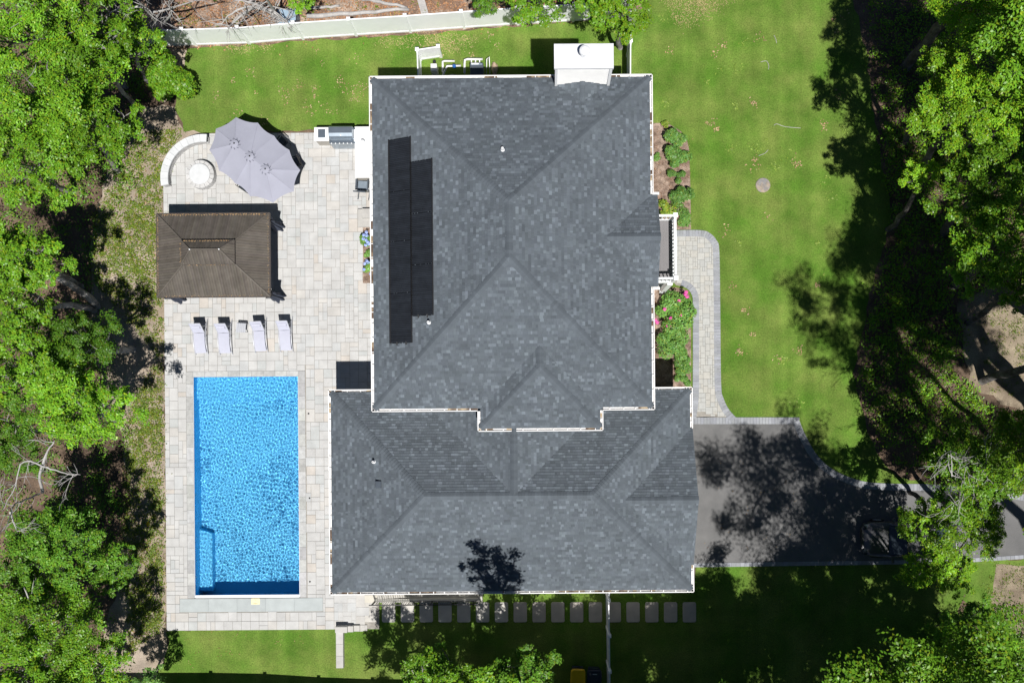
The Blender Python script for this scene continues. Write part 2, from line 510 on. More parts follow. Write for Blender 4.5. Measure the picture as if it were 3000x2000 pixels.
def lay(pieces, name, m, parent, limit=300):
    """pieces: list of (poly, z0, z1, tint, bev); the largest as objects of their own, the rest joined as stuff"""
    pieces = sorted(pieces, key=lambda p: -parea(p[0]))
    for p in pieces[:limit]:
        b = MB(); b.prism(p[0], p[1], p[2], p[3], p[4]); b.build(name, m, parent)
    if len(pieces) > limit:
        b = MB()
        for p in pieces[limit:]: b.prism(p[0], p[1], p[2], p[3], p[4])
        b.build(name + '_field', m, parent, kind='stuff')

def paver_tint(r):
    t = r.random()
    if t < 0.60: c = (1.0, 1.0, 1.0)
    elif t < 0.76: c = (1.015, 0.99, 0.96)
    elif t < 0.81: c = (1.02, 0.955, 0.89)
    elif t < 0.94: c = (0.965, 0.985, 1.0)
    else: c = (0.925, 0.955, 0.96)
    k = r.uniform(0.965, 1.03)
    return tuple(v * k for v in c)

ZP = 0.06
# patio outline (convex): rounded round the fire-pit corner
arc = []
FPC = W(597, 520, 0.0)           # centre of fire pit and seat wall
for a in np.linspace(math.radians(93), math.radians(180), 18):
    arc.append((FPC.x + 2.03 * math.cos(a), FPC.y + 2.20 * math.sin(a)))
xl = FPC.x - 2.03
yb = W(700, 1844).y; yt = W(800, 391).y; xr = W(1105, 1000).x
outline = ccw(arc + [(xl, yb), (xr, yb), (xr, yt)])
patio = MB()
HOLE = (W(548, 1300).x, W(700, 1750).y, W(896, 1300).x, W(700, 1087).y)
lid = (W(528, 1790).x, W(700, 1790.5).y, W(947, 1760).x, W(700, 1751).y)
for r in sub_rect((-99, -99, 99, 99), (PX0 - .02, PY0 - .02, PX1 + .02, PY1 + .02)):
    pl = clip_convex([(r[0], r[1]), (r[2], r[1]), (r[2], r[3]), (r[0], r[3])], outline)
    if pl: patio.prism(pl, 0.012, ZP - 0.022)
PATIO = patio.build('patio', M_joint); PATIO['kind'] = 'structure'
prng = random.Random(5)
pcs = []
for r in tile_random(xl, yb, xr + 0.2, yt + 0.15, 0.2225, [(3, 2), (2, 3), (2, 2), (2, 2), (2, 1), (1, 2), (2, 2)], prng):
    for a in sub_rect(r, HOLE):
        for b in sub_rect(a, lid):
            g = 0.006
            if b[2] - b[0] < 0.05 or b[3] - b[1] < 0.05: continue
            pl = clip_convex([(b[0] + g, b[1] + g), (b[2] - g, b[1] + g), (b[2] - g, b[3] - g), (b[0] + g, b[3] - g)], outline)
            if len(pl) >= 3 and parea(pl) > 0.004:
                # nothing can be seen below the house
                c = (b[0] + b[2]) / 2, (b[1] + b[3]) / 2
                if c[0] > W(1090, 1000).x: continue
                if c[0] > W(990, 1000).x and W(1, 1720).y < c[1] < W(1, 1180).y: continue
                if c[0] > W(1063, 1000).x and c[1] < W(1, 1745).y: continue
                pcs.append((pl, ZP - 0.022, ZP + prng.uniform(-0.002, 0.002), paver_tint(prng), 0.005))
lay(pcs, 'paver', M_paver, PATIO)
# coping stones round the pool and the bluestone lid of the cover housing
def ring_stones(outer, inner, L, name, m, parent, z0, z1, skip=()):
    x0, y0, x1, y1 = outer; a0, b0, a1, b1 = inner
    res = []
    for side in ('W', 'E', 'N', 'S'):
        if side in skip: continue
        if side in 'WE':
            lo, hi = y0, y1
        else:
            lo, hi = a0, a1
        n = max(1, int(round((hi - lo) / L)))
        for i in range(n):
            s0 = lo + (hi - lo) * i / n + 0.003; s1 = lo + (hi - lo) * (i + 1) / n - 0.003
            t = prng.uniform(0.84, 1.08); c = (t, t * prng.uniform(0.99, 1.02), t * prng.uniform(0.98, 1.04))
            if side == 'W': p = [(x0, s0), (a0, s0), (a0, s1), (x0, s1)]
            elif side == 'E': p = [(a1, s0), (x1, s0), (x1, s1), (a1, s1)]
            elif side == 'N': p = [(s0, b1), (s1, b1), (s1, y1), (s0, y1)]
            else: p = [(s0, y0), (s1, y0), (s1, b0), (s0, b0)]
            b = MB(); b.prism(p, z0, z1, c, 0.006); b.build(name, m, parent)

# ------------------------------------------------------------------ swimming pool
POOL = thing('swimming_pool', 'long rectangular blue pool sunk in the pale paved patio', 'pool', ((PX0 + PX1) / 2, (PY0 + PY1) / 2, 0))
ring_stones((HOLE[0] + .004, HOLE[1] + .004, HOLE[2] - .004, HOLE[3] - .004), (PX0, PY0, PX1, PY1), 0.62, 'coping_stone', M_coping, POOL, 0.0, ZP + 0.006, skip=('S',))
xs = np.linspace(lid[0] + .004, lid[2] - .004, 6)
for i in range(5):
    b = MB(); t = [0.98, 1.02, 0.96, 1.03, 1.0][i]
    b.prism([(xs[i] + .002, lid[1] + .004), (xs[i + 1] - .002, lid[1] + .004), (xs[i + 1] - .002, lid[3] - .004), (xs[i] + .002, lid[3] - .004)], 0.0, ZP + 0.008, (t, t, t), 0.004)
    b.build('cover_lid', M_bluestone, POOL)
# shell: shallow ledge at the north, floor falling to the south, bench along the west wall
def shell():
    b = MB()
    t = 0.02
    ys = [PY1, PY1 - 1.15, PY1 - 1.16, PY1 - 2.6, PY1 - 5.0, PY0 + 2.2, PY0]
    zs = [-0.60, -0.60, -0.95, -1.0, -1.15, -1.35, -1.40]
    sec = [(PX0 - .0, zs[i], PX1, ys[i]) for i in range(len(ys))]
    vs = []
    for x0, z, x1, y in sec:
        vs += [(x0, y, ZP - 0.045), (x0, y, z), (x1, y, z), (x1, y, ZP - 0.045)]
    fs = []
    for i in range(len(sec) - 1):
        o = i * 4
        fs += [(o, o + 1, o + 5, o + 4), (o + 1, o + 2, o + 6, o + 5), (o + 2, o + 3, o + 7, o + 6)]
    fs += [(0, 3, 2, 1), (len(vs) - 4, len(vs) - 3, len(vs) - 2, len(vs) - 1)]
    b.add(vs, fs)
    return b
sh = shell().build('shell', M_pool, POOL)
sh.cycles.is_caustics_receiver = True
bw = 0.66
yA = W(0, 1400).y; yBn = W(0, 1540).y; yBs = W(0, 1572).y; yC = W(0, 1742).y
b = MB(); b.prism([(PX0 + .003, yBs + 0.25), (PX0 + bw, yBs), (PX0 + bw, yC), (PX0 + .003, yC)], -1.39, -0.80)
o = b.build('bench', M_pool, POOL, bevel=0.03); o.cycles.is_caustics_receiver = True
for py in (1147, 1212, 1454, 1580, 1650, 1696):
    y = W(0, py).y
    b = MB(); b.lathe((0, 0, 0), [(0.045, 0), (0.045, 0.012), (0.028, 0.02)], 12)
    b.v = [(PX0 + 0.002 + p[2], y + p[0], -0.22 + p[1]) for p in b.v]
    b.build('return_fitting', M_white, POOL)
b = MB(); b.box(((PX0 + PX1) / 2, PY0 + 0.075, ZP - 0.03), (PX1 - PX0 - 0.07, 0.145, 0.045))
b.build('cover_bar', M_white, POOL, bevel=0.008)
b = MB()
for x in (PX0 + 0.016, PX1 - 0.016): b.box((x, (PY0 + PY1) / 2, ZP - 0.022), (0.03, PY1 - PY0 - 0.02, 0.03))
b.build('cover_track', M_alu, POOL)

# water: a real rippled surface
def water():
    rng = np.random.default_rng(3)
    dx = 0.015
    nx = int((PX1 - PX0 - 0.004) / dx); ny = int((PY1 - PY0 - 0.004) / dx)
    X = np.linspace(PX0 + .002, PX1 - .002, nx); Y = np.linspace(PY0 + .002, PY1 - .002, ny)
    XX, YY = np.meshgrid(X, Y)
    Z = np.zeros_like(XX)
    for i in range(110):
        wl = 0.070 * 2 ** rng.uniform(0, 1.8)
        th = rng.normal(0.9, 1.0)
        k = 2 * math.pi / wl
        Z += 0.00037 * (wl / 0.16) ** 1.5 * np.sin(k * (XX * math.cos(th) + YY * math.sin(th)) + rng.uniform(0, 6.28))
    env = 0.65 + 0.5 * np.sin(XX * 0.9 + YY * 0.55 + 0.7) * np.cos(YY * 0.5 - 0.4 * XX)
    Z *= np.clip(env, 0.70, 0.90) * np.interp(YY, [PY0, PY1 - 2.5, PY1], [0.56, 0.64, 0.9])
    n = nx * ny
    co = np.stack([XX.ravel() - (PX0 + PX1) / 2, YY.ravel() - (PY0 + PY1) / 2, Z.ravel()], 1).astype(np.float32)
    I, J = np.meshgrid(np.arange(nx - 1), np.arange(ny - 1))
    a = (J * nx + I).ravel()
    F = np.stack([a, a + 1, a + nx + 1, a + nx], 1)
    me = bpy.data.meshes.new('pool_water')
    me.vertices.add(n); me.vertices.foreach_set('co', co.ravel())
    nf = len(F); me.loops.add(nf * 4); me.loops.foreach_set('vertex_index', F.ravel().astype(np.int32))
    me.polygons.add(nf); me.polygons.foreach_set('loop_start', np.arange(0, nf * 4, 4, dtype=np.int32))
    me.update(); me.shade_smooth()
    o = bpy.data.objects.new('pool_water', me); COL.objects.link(o)
    o.location = ((PX0 + PX1) / 2, (PY0 + PY1) / 2, -0.06)
    m = bpy.data.materials.new('pool_water'); m.use_nodes = True
    N = m.node_tree.nodes; L = m.node_tree.links
    p = N['Principled BSDF']
    p.inputs['Base Color'].default_value = (0.90, 0.97, 1.0, 1)
    p.inputs['Roughness'].default_value = 0.0
    p.inputs['IOR'].default_value = 1.333
    p.inputs['Transmission Weight'].default_value = 1.0
    me.materials.append(m)
    o.cycles.is_caustics_caster = True
    o['kind'] = 'structure'
    return o
WATER = water()

# ------------------------------------------------------------------ driveway and walkway
def border(path, width, pitch, parent, z0, z1, side=1, name='border_brick', m=None, w0=0.0):
    """soldier course along a 2-D path; the course lies to the given side of the path"""
    P = [Vector((p[0], p[1], 0)) for p in path]
    d = [0.0]
    for i in range(1, len(P)): d.append(d[-1] + (P[i] - P[i - 1]).length)
    def at(s):
        s = min(max(s, 0), d[-1] - 1e-6)
        i = max(j for j in range(len(d)) if d[j] <= s); i = min(i, len(P) - 2)
        t = (s - d[i]) / max(1e-9, d[i + 1] - d[i])
        e = 0.06
        return P[i] + (P[i + 1] - P[i]) * t
    def nrm(s):
        v = at(min(s + .08, d[-1])) - at(max(s - .08, 0)); v.normalize()
        return Vector((-v.y, v.x, 0)) * side
    n = int(d[-1] / pitch); r = []
    for i in range(n):
        s0 = d[-1] * i / n + .003; s1 = d[-1] * (i + 1) / n - .003
        a = at(s0); b_ = at(s1); na = nrm(s0); nb = nrm(s1)
        p = [a + na * w0, b_ + nb * w0, b_ + nb * width, a + na * width]
        t = prng.uniform(0.86, 1.1)
        r.append(([(q.x, q.y) for q in p], z0, z1, (t, t, t * prng.uniform(0.98, 1.04)), 0.005))
    return r

DRV_TOP = [(1585, 962), (1834, 960)]
curve = [tuple(Q(x, y)[:2]) for x, y in [(1834, 960), (1848, 995), (1873, 1040), (1905, 1072), (1945, 1093), (1990, 1106), (2050, 1110), (2120, 1111), (2240, 1118), (2360, 1135), (2700, 1190)]]
curve = [tuple(p[:2]) for p in smooth_path(curve, 6)]
bot = [tuple(Q(x, y)[:2]) for x, y in [(1580, 1302), (2000, 1296), (2200, 1292), (2360, 1282), (2700, 1262)]]
drv = [tuple(Q(1560, 962)[:2]), tuple(Q(1834, 962)[:2])] + curve + bot[::-1] + [tuple(Q(1560, 1302)[:2])]
DRIVE = sheet('driveway', drv, 0.016, M_asphalt)
bp = border([tuple(Q(1588, 958)[:2]), tuple(Q(1836, 958)[:2])], 0.34, 0.155, None, 0.0, 0.034, side=-1)
bp += border(curve[1:72], 0.34, 0.155, None, 0.0, 0.037, side=-1)
bp += border(bot, 0.20, 0.22, None, 0.0, 0.034, side=1)
lay(bp, 'border_brick', M_border, DRIVE)

wl_ = [tuple(Q(x, y)[:2]) for x, y in [(1540, 529), (1610, 529), (1632, 537), (1646, 553), (1652, 577), (1654, 700), (1656, 880), (1662, 915), (1674, 940), (1690, 958)]]
outer = [tuple(p[:2]) for p in smooth_path(wl_, 6)]
inn = [tuple(Q(x, y)[:2]) for x, y in [(1553, 655), (1575, 661), (1589, 678), (1591, 710), (1591, 870), (1590, 920), (1584, 960)]]
inner = [tuple(p[:2]) for p in smooth_path(inn, 6)]
walkpoly = outer + [tuple(Q(1580, 958)[:2])] + inner[::-1] + [tuple(Q(1540, 640)[:2])]
WALK = sheet('walkway', walkpoly, 0.014, M_joint)
bp = border(outer, 0.33, 0.155, None, 0.0, 0.046, side=-1)
bp += border(inner[3:], 0.31, 0.155, None, 0.0, 0.046, side=1)
lay(bp, 'border_brick', M_border, WALK)
fp = []
q0 = Q(1535, 962); q1 = Q(1690, 525)
for r in tile_random(q0.x, q0.y, q1.x, q1.y, 0.118, [(3, 2), (2, 3), (2, 2), (2, 2), (3, 3), (2, 1), (1, 2)], prng):
    c = ((r[0] + r[2]) / 2, (r[1] + r[3]) / 2)
    g = 0.004
    cs = [(r[0] + g, r[1] + g), (r[2] - g, r[1] + g), (r[2] - g, r[3] - g), (r[0] + g, r[3] - g)]
    if inpoly(*c, walkpoly) and all(inpoly(p[0], p[1], walkpoly) for p in cs):
        t = prng.uniform(0.95, 1.04); w = prng.random()
        cc = (t, t, t) if w < .6 else ((t * 1.01, t * .99, t * .965) if w < .8 else (t * .965, t * .98, t))
        fp.append((cs, 0.016, 0.040 + prng.uniform(-.001, .001), cc, 0.004))
lay(fp, 'paver', M_walk, WALK)

# planting beds
BED1 = [tuple(Q(x, y)[:2]) for x, y in [(1440, 283), (1520, 283), (1540, 287), (1562, 300), (1577, 318), (1583, 345), (1586, 440), (1587, 527), (1440, 527)]]
BED2 = [tuple(Q(x, y)[:2]) for x, y in [(1440, 660), (1553, 660), (1572, 664), (1585, 680), (1587, 710), (1587, 900), (1440, 900)]]
sheet('planting_bed', BED1, 0.012, M_mulch)
sheet('planting_bed', BED2, 0.012, M_mulch)
BED3 = [tuple(W(x, y)[:2]) for x, y in [(1064, 664), (1160, 664), (1160, 830), (1064, 830)]]
sheet('planting_bed', BED3, 0.065, M_mulch)

# stepping slabs along the south wall
for i in range(18):
    x = 1064 + 55.1 * i
    a = W(x, 1822, 0.04); c = W(x + 38.5, 1763, 0.04)
    b = MB(); t = [1.0, 0.97, 1.02, .94, 1.0, .98][i % 6] * (1.05 if i < 8 else 0.98)
    tt = (t, t * .99, t * .97) if i < 8 else (t, t * .94, t * .88)
    r = 0.06
    p = [(a.x + r, a.y), (c.x - r, a.y), (c.x, a.y + r), (c.x, c.y - r), (c.x - r, c.y), (a.x + r, c.y), (a.x, c.y - r), (a.x, a.y + r)]
    b.prism(p, 0.0, 0.04, tt, 0.01)
    lab = {0: 'leftmost stepping slab, touching the patio corner', 1: 'second stepping slab from the patio, fully sunlit',
           12: 'stepping slab just left of the white boundary fence', 13: 'stepping slab cut across by the white boundary fence', 17: 'rightmost stepping slab below the gutter corner'}.get(
               i, ['first', 'second', 'third', 'fourth', 'fifth', 'sixth', 'seventh', 'eighth', 'ninth', 'tenth', 'eleventh', 'twelfth', 'thirteenth', 'fourteenth', 'fifteenth', 'sixteenth', 'seventeenth'][min(i, 16)] + ' stepping slab counted from the patio end of the row')
    single(b, 'stepping_slab', M_concrete, lab, 'paving slab', ((a.x + c.x) / 2, (a.y + c.y) / 2, 0), 'slabs along the south wall')

# ------------------------------------------------------------------ house
SL = 0.485
ZE, ZL = 6.3, 3.4
G = 0.135                                  # gutter width, shingle edge lies this far inside
u0 = Q(853, 946, ZE); u1 = Q(1499, 170, ZE)
UX0, UX1, UY0, UY1 = u0.x + G, u1.x - G, u0.y + G, u1.y - G
b0 = Q(1097, 991, ZE); b1 = Q(1386, 991, ZE)
BX0, BX1, BY0 = b0.x + G, b1.x - G, b0.y + G
g0 = Q(1512, 658, ZE); g1 = Q(1512, 448, ZE)
GX1, GY0, GY1 = g0.x, g0.y, g1.y
l0 = Q(757, 1366, ZL); l1 = Q(1591, 888, ZL)
LX0, LX1, LY0, LY1 = l0.x + G, l1.x - G, l0.y + G, l1.y - G
h0 = Q(1591, 1296, ZL); h1 = Q(1591, 984, ZL)
HY0, HY1, HX1 = h0.y, h1.y, l1.x - 0.02
TX = Q(1180, 1000, 5.6).x

HOUSE = thing('house', 'large white house with slate grey hipped shingle roofs in the middle', 'house', ((UX0 + UX1) / 2, (LY0 + UY1) / 2, 0))

faces = []      # (list of 3D points, roof id)
def V3(x, y, z): return Vector((x, y, z))
xm = (UX0 + UX1) / 2; w = (UX1 - UX0) / 2; zr = ZE + SL * w
yn, ys_ = UY1 - w, UY0 + w
faces += [([V3(UX0, UY0, ZE), V3(UX0, UY1, ZE), V3(xm, yn, zr), V3(xm, ys_, zr)], 0),
          ([V3(UX1, UY1, ZE), V3(UX1, UY0, ZE), V3(xm, ys_, zr), V3(xm, yn, zr)], 0),
          ([V3(UX0, UY1, ZE), V3(UX1, UY1, ZE), V3(xm, yn, zr)], 0),
          ([V3(UX1, UY0, ZE), V3(UX0, UY0, ZE), V3(xm, ys_, zr)], 0)]
bm = (BX0 + BX1) / 2; bh = (BX1 - BX0) / 2; zb = ZE + SL * bh
faces += [([V3(BX1, BY0, ZE), V3(BX0, BY0, ZE), V3(bm, BY0 + bh, zb)], 0),
          ([V3(BX0, BY0, ZE), V3(BX0, UY0, ZE), V3(bm, UY0 + bh, zb), V3(bm, BY0 + bh, zb)], 0),
          ([V3(BX1, UY0, ZE), V3(BX1, BY0, ZE), V3(bm, BY0 + bh, zb), V3(bm, UY0 + bh, zb)], 0)]
gm = (GY0 + GY1) / 2; gh = (GY1 - GY0) / 2; zg = ZE + SL * gh
faces += [([V3(UX1, GY1, ZE), V3(GX1, GY1, ZE), V3(GX1, gm, zg), V3(UX1 - gh, gm, zg)], 0),
          ([V3(GX1, GY0, ZE), V3(UX1, GY0, ZE), V3(UX1 - gh, gm, zg), V3(GX1, gm, zg)], 0)]
# chimney position
c0 = W(1629, 240, 6.6); c1 = W(1782, 240, 6.6)
CX0, CX1 = c0.x, c1.x
CYS = W(1650, 243, 6.75).y
CZT = 8.55
CYN = CYS + 0.82
zcb = ZE + SL * (UY1 - CYS); cm = (CX0 + CX1) / 2; cr = 0.42
faces += [([V3(cm, CYS, zcb + cr), V3(cm, CYS - cr / SL, zcb + cr), V3(CX0, CYS, zcb)][::-1], 0),
          ([V3(CX1, CYS, zcb), V3(cm, CYS - cr / SL, zcb + cr), V3(cm, CYS, zcb + cr)][::-1], 0)]
lh = (LY1 - LY0) / 2; lym = (LY0 + LY1) / 2; zlr = ZL + SL * lh
faces += [([V3(LX1, LY0, ZL), V3(LX0, LY0, ZL), V3(LX0 + lh, lym, zlr), V3(LX1 - lh, lym, zlr)], 1),
          ([V3(LX0, LY1, ZL), V3(LX1, LY1, ZL), V3(LX1 - lh, lym, zlr), V3(LX0 + lh, lym, zlr)], 1),
          ([V3(LX0, LY0, ZL), V3(LX0, LY1, ZL), V3(LX0 + lh, lym, zlr)], 1),
          ([V3(LX1, LY1, ZL), V3(LX1, LY0, ZL), V3(LX1 - lh, lym, zlr)], 1),
          ([V3(TX, lym, zlr), V3(TX - lh, LY1, ZL), V3(TX, LY1, zlr)], 1),
          ([V3(TX, lym, zlr), V3(TX, LY1, zlr), V3(TX + lh, LY1, ZL)], 1)]
hm = (HY0 + HY1) / 2; hh = (HY1 - HY0) / 2; zh = ZL + SL * hh
faces += [([V3(LX1, HY1, ZL), V3(HX1, HY1, ZL), V3(HX1, hm, zh), V3(LX1 - hh, hm, zh)], 1),
          ([V3(HX1, HY0, ZL), V3(LX1, HY0, ZL), V3(LX1 - hh, hm, zh), V3(HX1, hm, zh)], 1)]

def plane_of(F):
    n = (F[1] - F[0]).cross(F[2] - F[0])
    if n.z < 0: n = -n
    n.normalize(); return n, F[0]
planes = [(*plane_of(F), ccw([(p.x, p.y) for p in F]), rid) for F, rid in faces]
def roof_z(x, y):
    z = -1e9
    for n, p, poly, rid in planes:
        if inpoly(x, y, poly):
            z = max(z, p.z - (n.x * (x - p.x) + n.y * (y - p.y)) / n.z)
    return z

ROOFS = []
for rid in (0, 1):
    b = MB()
    for F, r in faces:
        if r != rid: continue
        n, p = plane_of(F)
        pts = [q - n * 0.012 for q in F]
        a = (pts[1] - pts[0]).cross(pts[2] - pts[0])
        if a.z < 0: pts = pts[::-1]
        b.add(pts, [tuple(range(len(pts)))], (0.6, 0.6, 0.6))
    # soffit
    if rid == 0:
        b.add([V3(UX0, UY0, ZE - .02), V3(UX1, UY0, ZE - .02), V3(UX1, UY1, ZE - .02), V3(UX0, UY1, ZE - .02)], [(3, 2, 1, 0)])
    else:
        b.add([V3(LX0, LY0, ZL - .02), V3(LX1, LY0, ZL - .02), V3(LX1, LY1, ZL - .02), V3(LX0, LY1, ZL - .02)], [(3, 2, 1, 0)])
    o = b.build('roof', M_shingle, HOUSE)
    ROOFS.append(o)

srng = random.Random(21)
tabs = []       # (area, rid, verts, faces, tint)
EXPO = 0.136
for F, rid in faces:
    n, p0 = plane_of(F)
    U = Vector((0, 0, 1)).cross(n).normalized()
    Vv = n.cross(U).normalized()
    if Vv.z < 0: Vv = -Vv; U = -U
    low = min(F, key=lambda q: q.z)
    poly = ccw([((q - low).dot(U), (q - low).dot(Vv)) for q in F])
    umin = min(p[0] for p in poly); umax = max(p[0] for p in poly); vmax = max(p[1] for p in poly)
    ncr = int(math.ceil(vmax / EXPO))
    for i in range(ncr):
        va = i * EXPO; vb = va + EXPO
        u = umin - srng.uniform(0, 0.3)
        cb = srng.uniform(0.95, 1.05)
        while u < umax:
            wd_ = srng.choice([0.08, 0.11, 0.14, 0.17, 0.21, 0.28])
            t = srng.random()
            if t < 0.54: tone = srng.uniform(0.90, 1.06); th = 0.016
            elif t < 0.82: tone = srng.uniform(1.06, 1.22); th = 0.022
            elif t < 0.94: tone = srng.uniform(1.30, 1.58); th = 0.024; wd_ = min(wd_, 0.18)
            else: tone = srng.uniform(0.80, 0.90); th = 0.014
            pl = clip_convex([(u + .0015, va), (u + wd_ - .0015, va), (u + wd_ - .0015, vb), (u + .0015, vb)], poly)
            u += wd_
            if len(pl) < 3 or parea(pl) < 0.0008: continue
            cu = sum(p[0] for p in pl) / len(pl); cv = sum(p[1] for p in pl) / len(pl)
            c = low + U * cu + Vv * cv
            if roof_z(c.x, c.y) > c.z + 0.06: continue
            if rid == 1 and UX0 - .1 < c.x < UX1 + .1 and c.y > UY0 + 0.4: continue
            if rid == 1 and BX0 < c.x < BX1 and c.y > BY0 + 0.4: continue
            if rid == 0 and CX0 < c.x < CX1 and c.y > CYS: continue
            if len(pl) == 4 and parea(pl) > 0.009 or True:
                top = []; bt = []
                for a in pl:
                    hgt = 0.003 + th * (1 - (a[1] - va) / EXPO)
                    q = low + U * a[0] + Vv * a[1]
                    top.append(q + n * hgt); bt.append(q - n * 0.006)
                m_ = len(pl)
                vs = bt + top
                fs = [tuple(range(m_, 2 * m_))] + [(k, (k + 1) % m_, m_ + (k + 1) % m_, m_ + k) for k in range(m_)]
                col = (tone * cb, tone * cb * srng.uniform(0.99, 1.01), tone * cb * srng.uniform(0.985, 1.01))
                tabs.append((parea(pl) * (1 + c.z * 0.05) if rid == 0 or True else 0, rid, vs, fs, col))
order = sorted(range(len(tabs)), key=lambda i: -tabs[i][0])
single_ids = set(order[:300])
rest = {0: MB(), 1: MB()}
for i, (ar, rid, vs, fs, col) in enumerate(tabs):
    if i in single_ids:
        b = MB(); b.add(vs, fs, col); b.build('shingle', M_shingle, ROOFS[rid])
    else:
        rest[rid].add(vs, fs, col)
for rid in (0, 1):
    rest[rid].build('shingle_field', M_shingle, ROOFS[rid], kind='stuff')

# hip and ridge caps
caps = []
def cap_line(p, q, drop, rid, hw=0.165):
    p = Vector(p); q = Vector(q)
    d = (q - p); L = d.length; d.normalize()
    l = Vector((-d.y, d.x, 0)).normalized()
    n = int(L / 0.142)
    for i in range(n):
        a = p + d * (L * i / n - 0.01); b_ = p + d * (L * (i + 1) / n + 0.012)
        c = (a + b_) / 2
        if roof_z(c.x, c.y) > c.z + 0.07: continue
        if rid == 1 and UX0 - .1 < c.x < UX1 + .1 and c.y > UY0 + 0.2: continue
        h0_, h1_ = 0.052, 0.028
        vs = []
        hw_ = hw * srng.uniform(0.95, 1.05)
        for pt, hz in ((a, h0_), (b_, h1_)):
            for t in (-1, -0.45, 0, 0.45, 1):
                vs.append(pt + l * (hw_ * t) + Vector((0, 0, hz - drop * hw_ * abs(t) - (0.012 if abs(t) == 1 else 0))))
        fs = [(k, k + 1, k + 6, k + 5) for k in range(4)]
        # front edge
        m_ = len(vs)
        for k in range(5): vs.append(vs[k] - Vector((0, 0, 0.02)))
        fs += [(m_ + k, m_ + k + 1, k + 1, k) for k in range(4)]
        t = srng.uniform(0.90, 1.10)
        caps.append((L / n * hw * (1 + c.z * .05), rid, vs, fs, (t, t, t)))
c45 = SL * math.cos(math.radians(45))
for x, y, apx in ((UX0, UY0, ys_), (UX1, UY0, ys_), (UX0, UY1, yn), (UX1, UY1, yn)):
    cap_line((x, y, ZE), (xm, apx, zr), c45, 0)
cap_line((xm, ys_, zr), (xm, yn, zr), SL, 0)
cap_line((BX0, BY0, ZE), (bm, BY0 + bh, zb), c45, 0); cap_line((BX1, BY0, ZE), (bm, BY0 + bh, zb), c45, 0)
cap_line((bm, BY0 + bh, zb), (bm, UY0 + bh, zb), SL, 0)
cap_line((GX1, gm, zg), (UX1 - gh, gm, zg), SL, 0)
cap_line((cm, CYS - .02, zcb + cr), (cm, CYS - cr / SL, zcb + cr), SL * .6, 0, 0.12)
for x, y, ax in ((LX0, LY0, LX0 + lh), (LX0, LY1, LX0 + lh), (LX1, LY0, LX1 - lh), (LX1, LY1, LX1 - lh)):
    cap_line((x, y, ZL), (ax, lym, zlr), c45, 1)
cap_line((LX0 + lh, lym, zlr), (LX1 - lh, lym, zlr), SL, 1)
cap_line((TX, lym, zlr), (TX, LY1 - .2, zlr), SL, 1)
cap_line((HX1, hm, zh), (LX1 - hh, hm, zh), SL, 1)
caps.sort(key=lambda c: -c[0])
rest = {0: MB(), 1: MB()}
for i, (ar, rid, vs, fs, col) in enumerate(caps):
    if i < 300:
        b = MB(); b.add(vs, fs, col); b.build('ridge_cap', M_shingle, ROOFS[rid])
    else: rest[rid].add(vs, fs, col)
for rid in (0, 1):
    if rest[rid].f: rest[rid].build('ridge_cap_run', M_shingle, ROOFS[rid], kind='stuff')

# gutters
def gutter(p, q, out, z, dirt=0.6, rust=False):
    """trough from p to q (outer edge line), out = outward unit normal"""
    p = Vector((*p, z)); q = Vector((*q, z)); o = Vector((*out, 0))
    d = (q - p).normalized()
    b = MB()
    def strip(a0, a1, z0, z1):
        # box between outward offsets a0..a1 (negative = inside) and z0..z1
        vs = []
        for zz in (z0, z1):
            for pt in (p, q):
                for a in (a0, a1): vs.append(pt + o * a + Vector((0, 0, zz)))
        b.add(vs, [(0, 1, 3, 2), (4, 6, 7, 5), (0, 2, 6, 4), (1, 5, 7, 3), (0, 4, 5, 1), (2, 3, 7, 6)])
    strip(-0.038, 0.0, -0.02, 0.004)
    strip(-0.012, -0.002, -0.12, -0.022)
    strip(-G, -0.013, -0.125, -0.112)
    strip(-G - 0.012, -G + 0.004, -0.22, -0.014)
    g = b.build('gutter', M_gutter, HOUSE)
    L = (q - p).length
    n = max(1, int(L / 0.56))
    for i in range(n):
        c = p + d * (L * (i + 0.5) / n + rnd.uniform(-.05, .05)) - o * (G / 2 + 0.012)
        h = MB(); h.bar(c - o * (G / 2 - .01), c + o * (G / 2 - .03), 0.035, 0.006)
        for k, v in enumerate(h.v): h.v[k] = (v[0], v[1], v[2] + 0.002)
        h.build('gutter_hanger', M_gutter, g)
    if dirt > 0:
        m_ = MB()
        s = 0.0
        while s < L:
            l = rnd.uniform(0.1, 0.7)
            if rnd.random() < dirt * .5:
                a = p + d * s; e = p + d * min(L, s + l)
                zz = -0.11 + rnd.uniform(0.01, 0.05)
                m_.add([a - o * (G - .005) + Vector((0, 0, zz)), a - o * 0.015 + Vector((0, 0, zz)), e - o * 0.015 + Vector((0, 0, zz + rnd.uniform(-.01, .01))), e - o * (G - .005) + Vector((0, 0, zz))], [(0, 1, 2, 3)])
            s += l
        if m_.f: m_.build('gutter_litter', M_gutdirt, g, kind='stuff')
ox0, ox1, oy0, oy1 = UX0 - G, UX1 + G, UY0 - G, UY1 + G
gutter((ox0, oy0), (ox0, oy1), (-1, 0), ZE, 0.75)
gutter((ox0, oy1), (CX0 - .03, oy1), (0, 1), ZE, 0.5)
gutter((CX1 + .03, oy1), (ox1, oy1), (0, 1), ZE, 0.2)
gutter((ox1, oy1), (ox1, GY1 + .02), (1, 0), ZE, 0.6)
gutter((ox1, GY0 - .02), (ox1, oy0), (1, 0), ZE, 0.6)
gutter((ox0, oy0), (BX0 - G, oy0), (0, -1), ZE, 0.9)
gutter((BX1 + G, oy0), (ox1, oy0), (0, -1), ZE, 0.8)
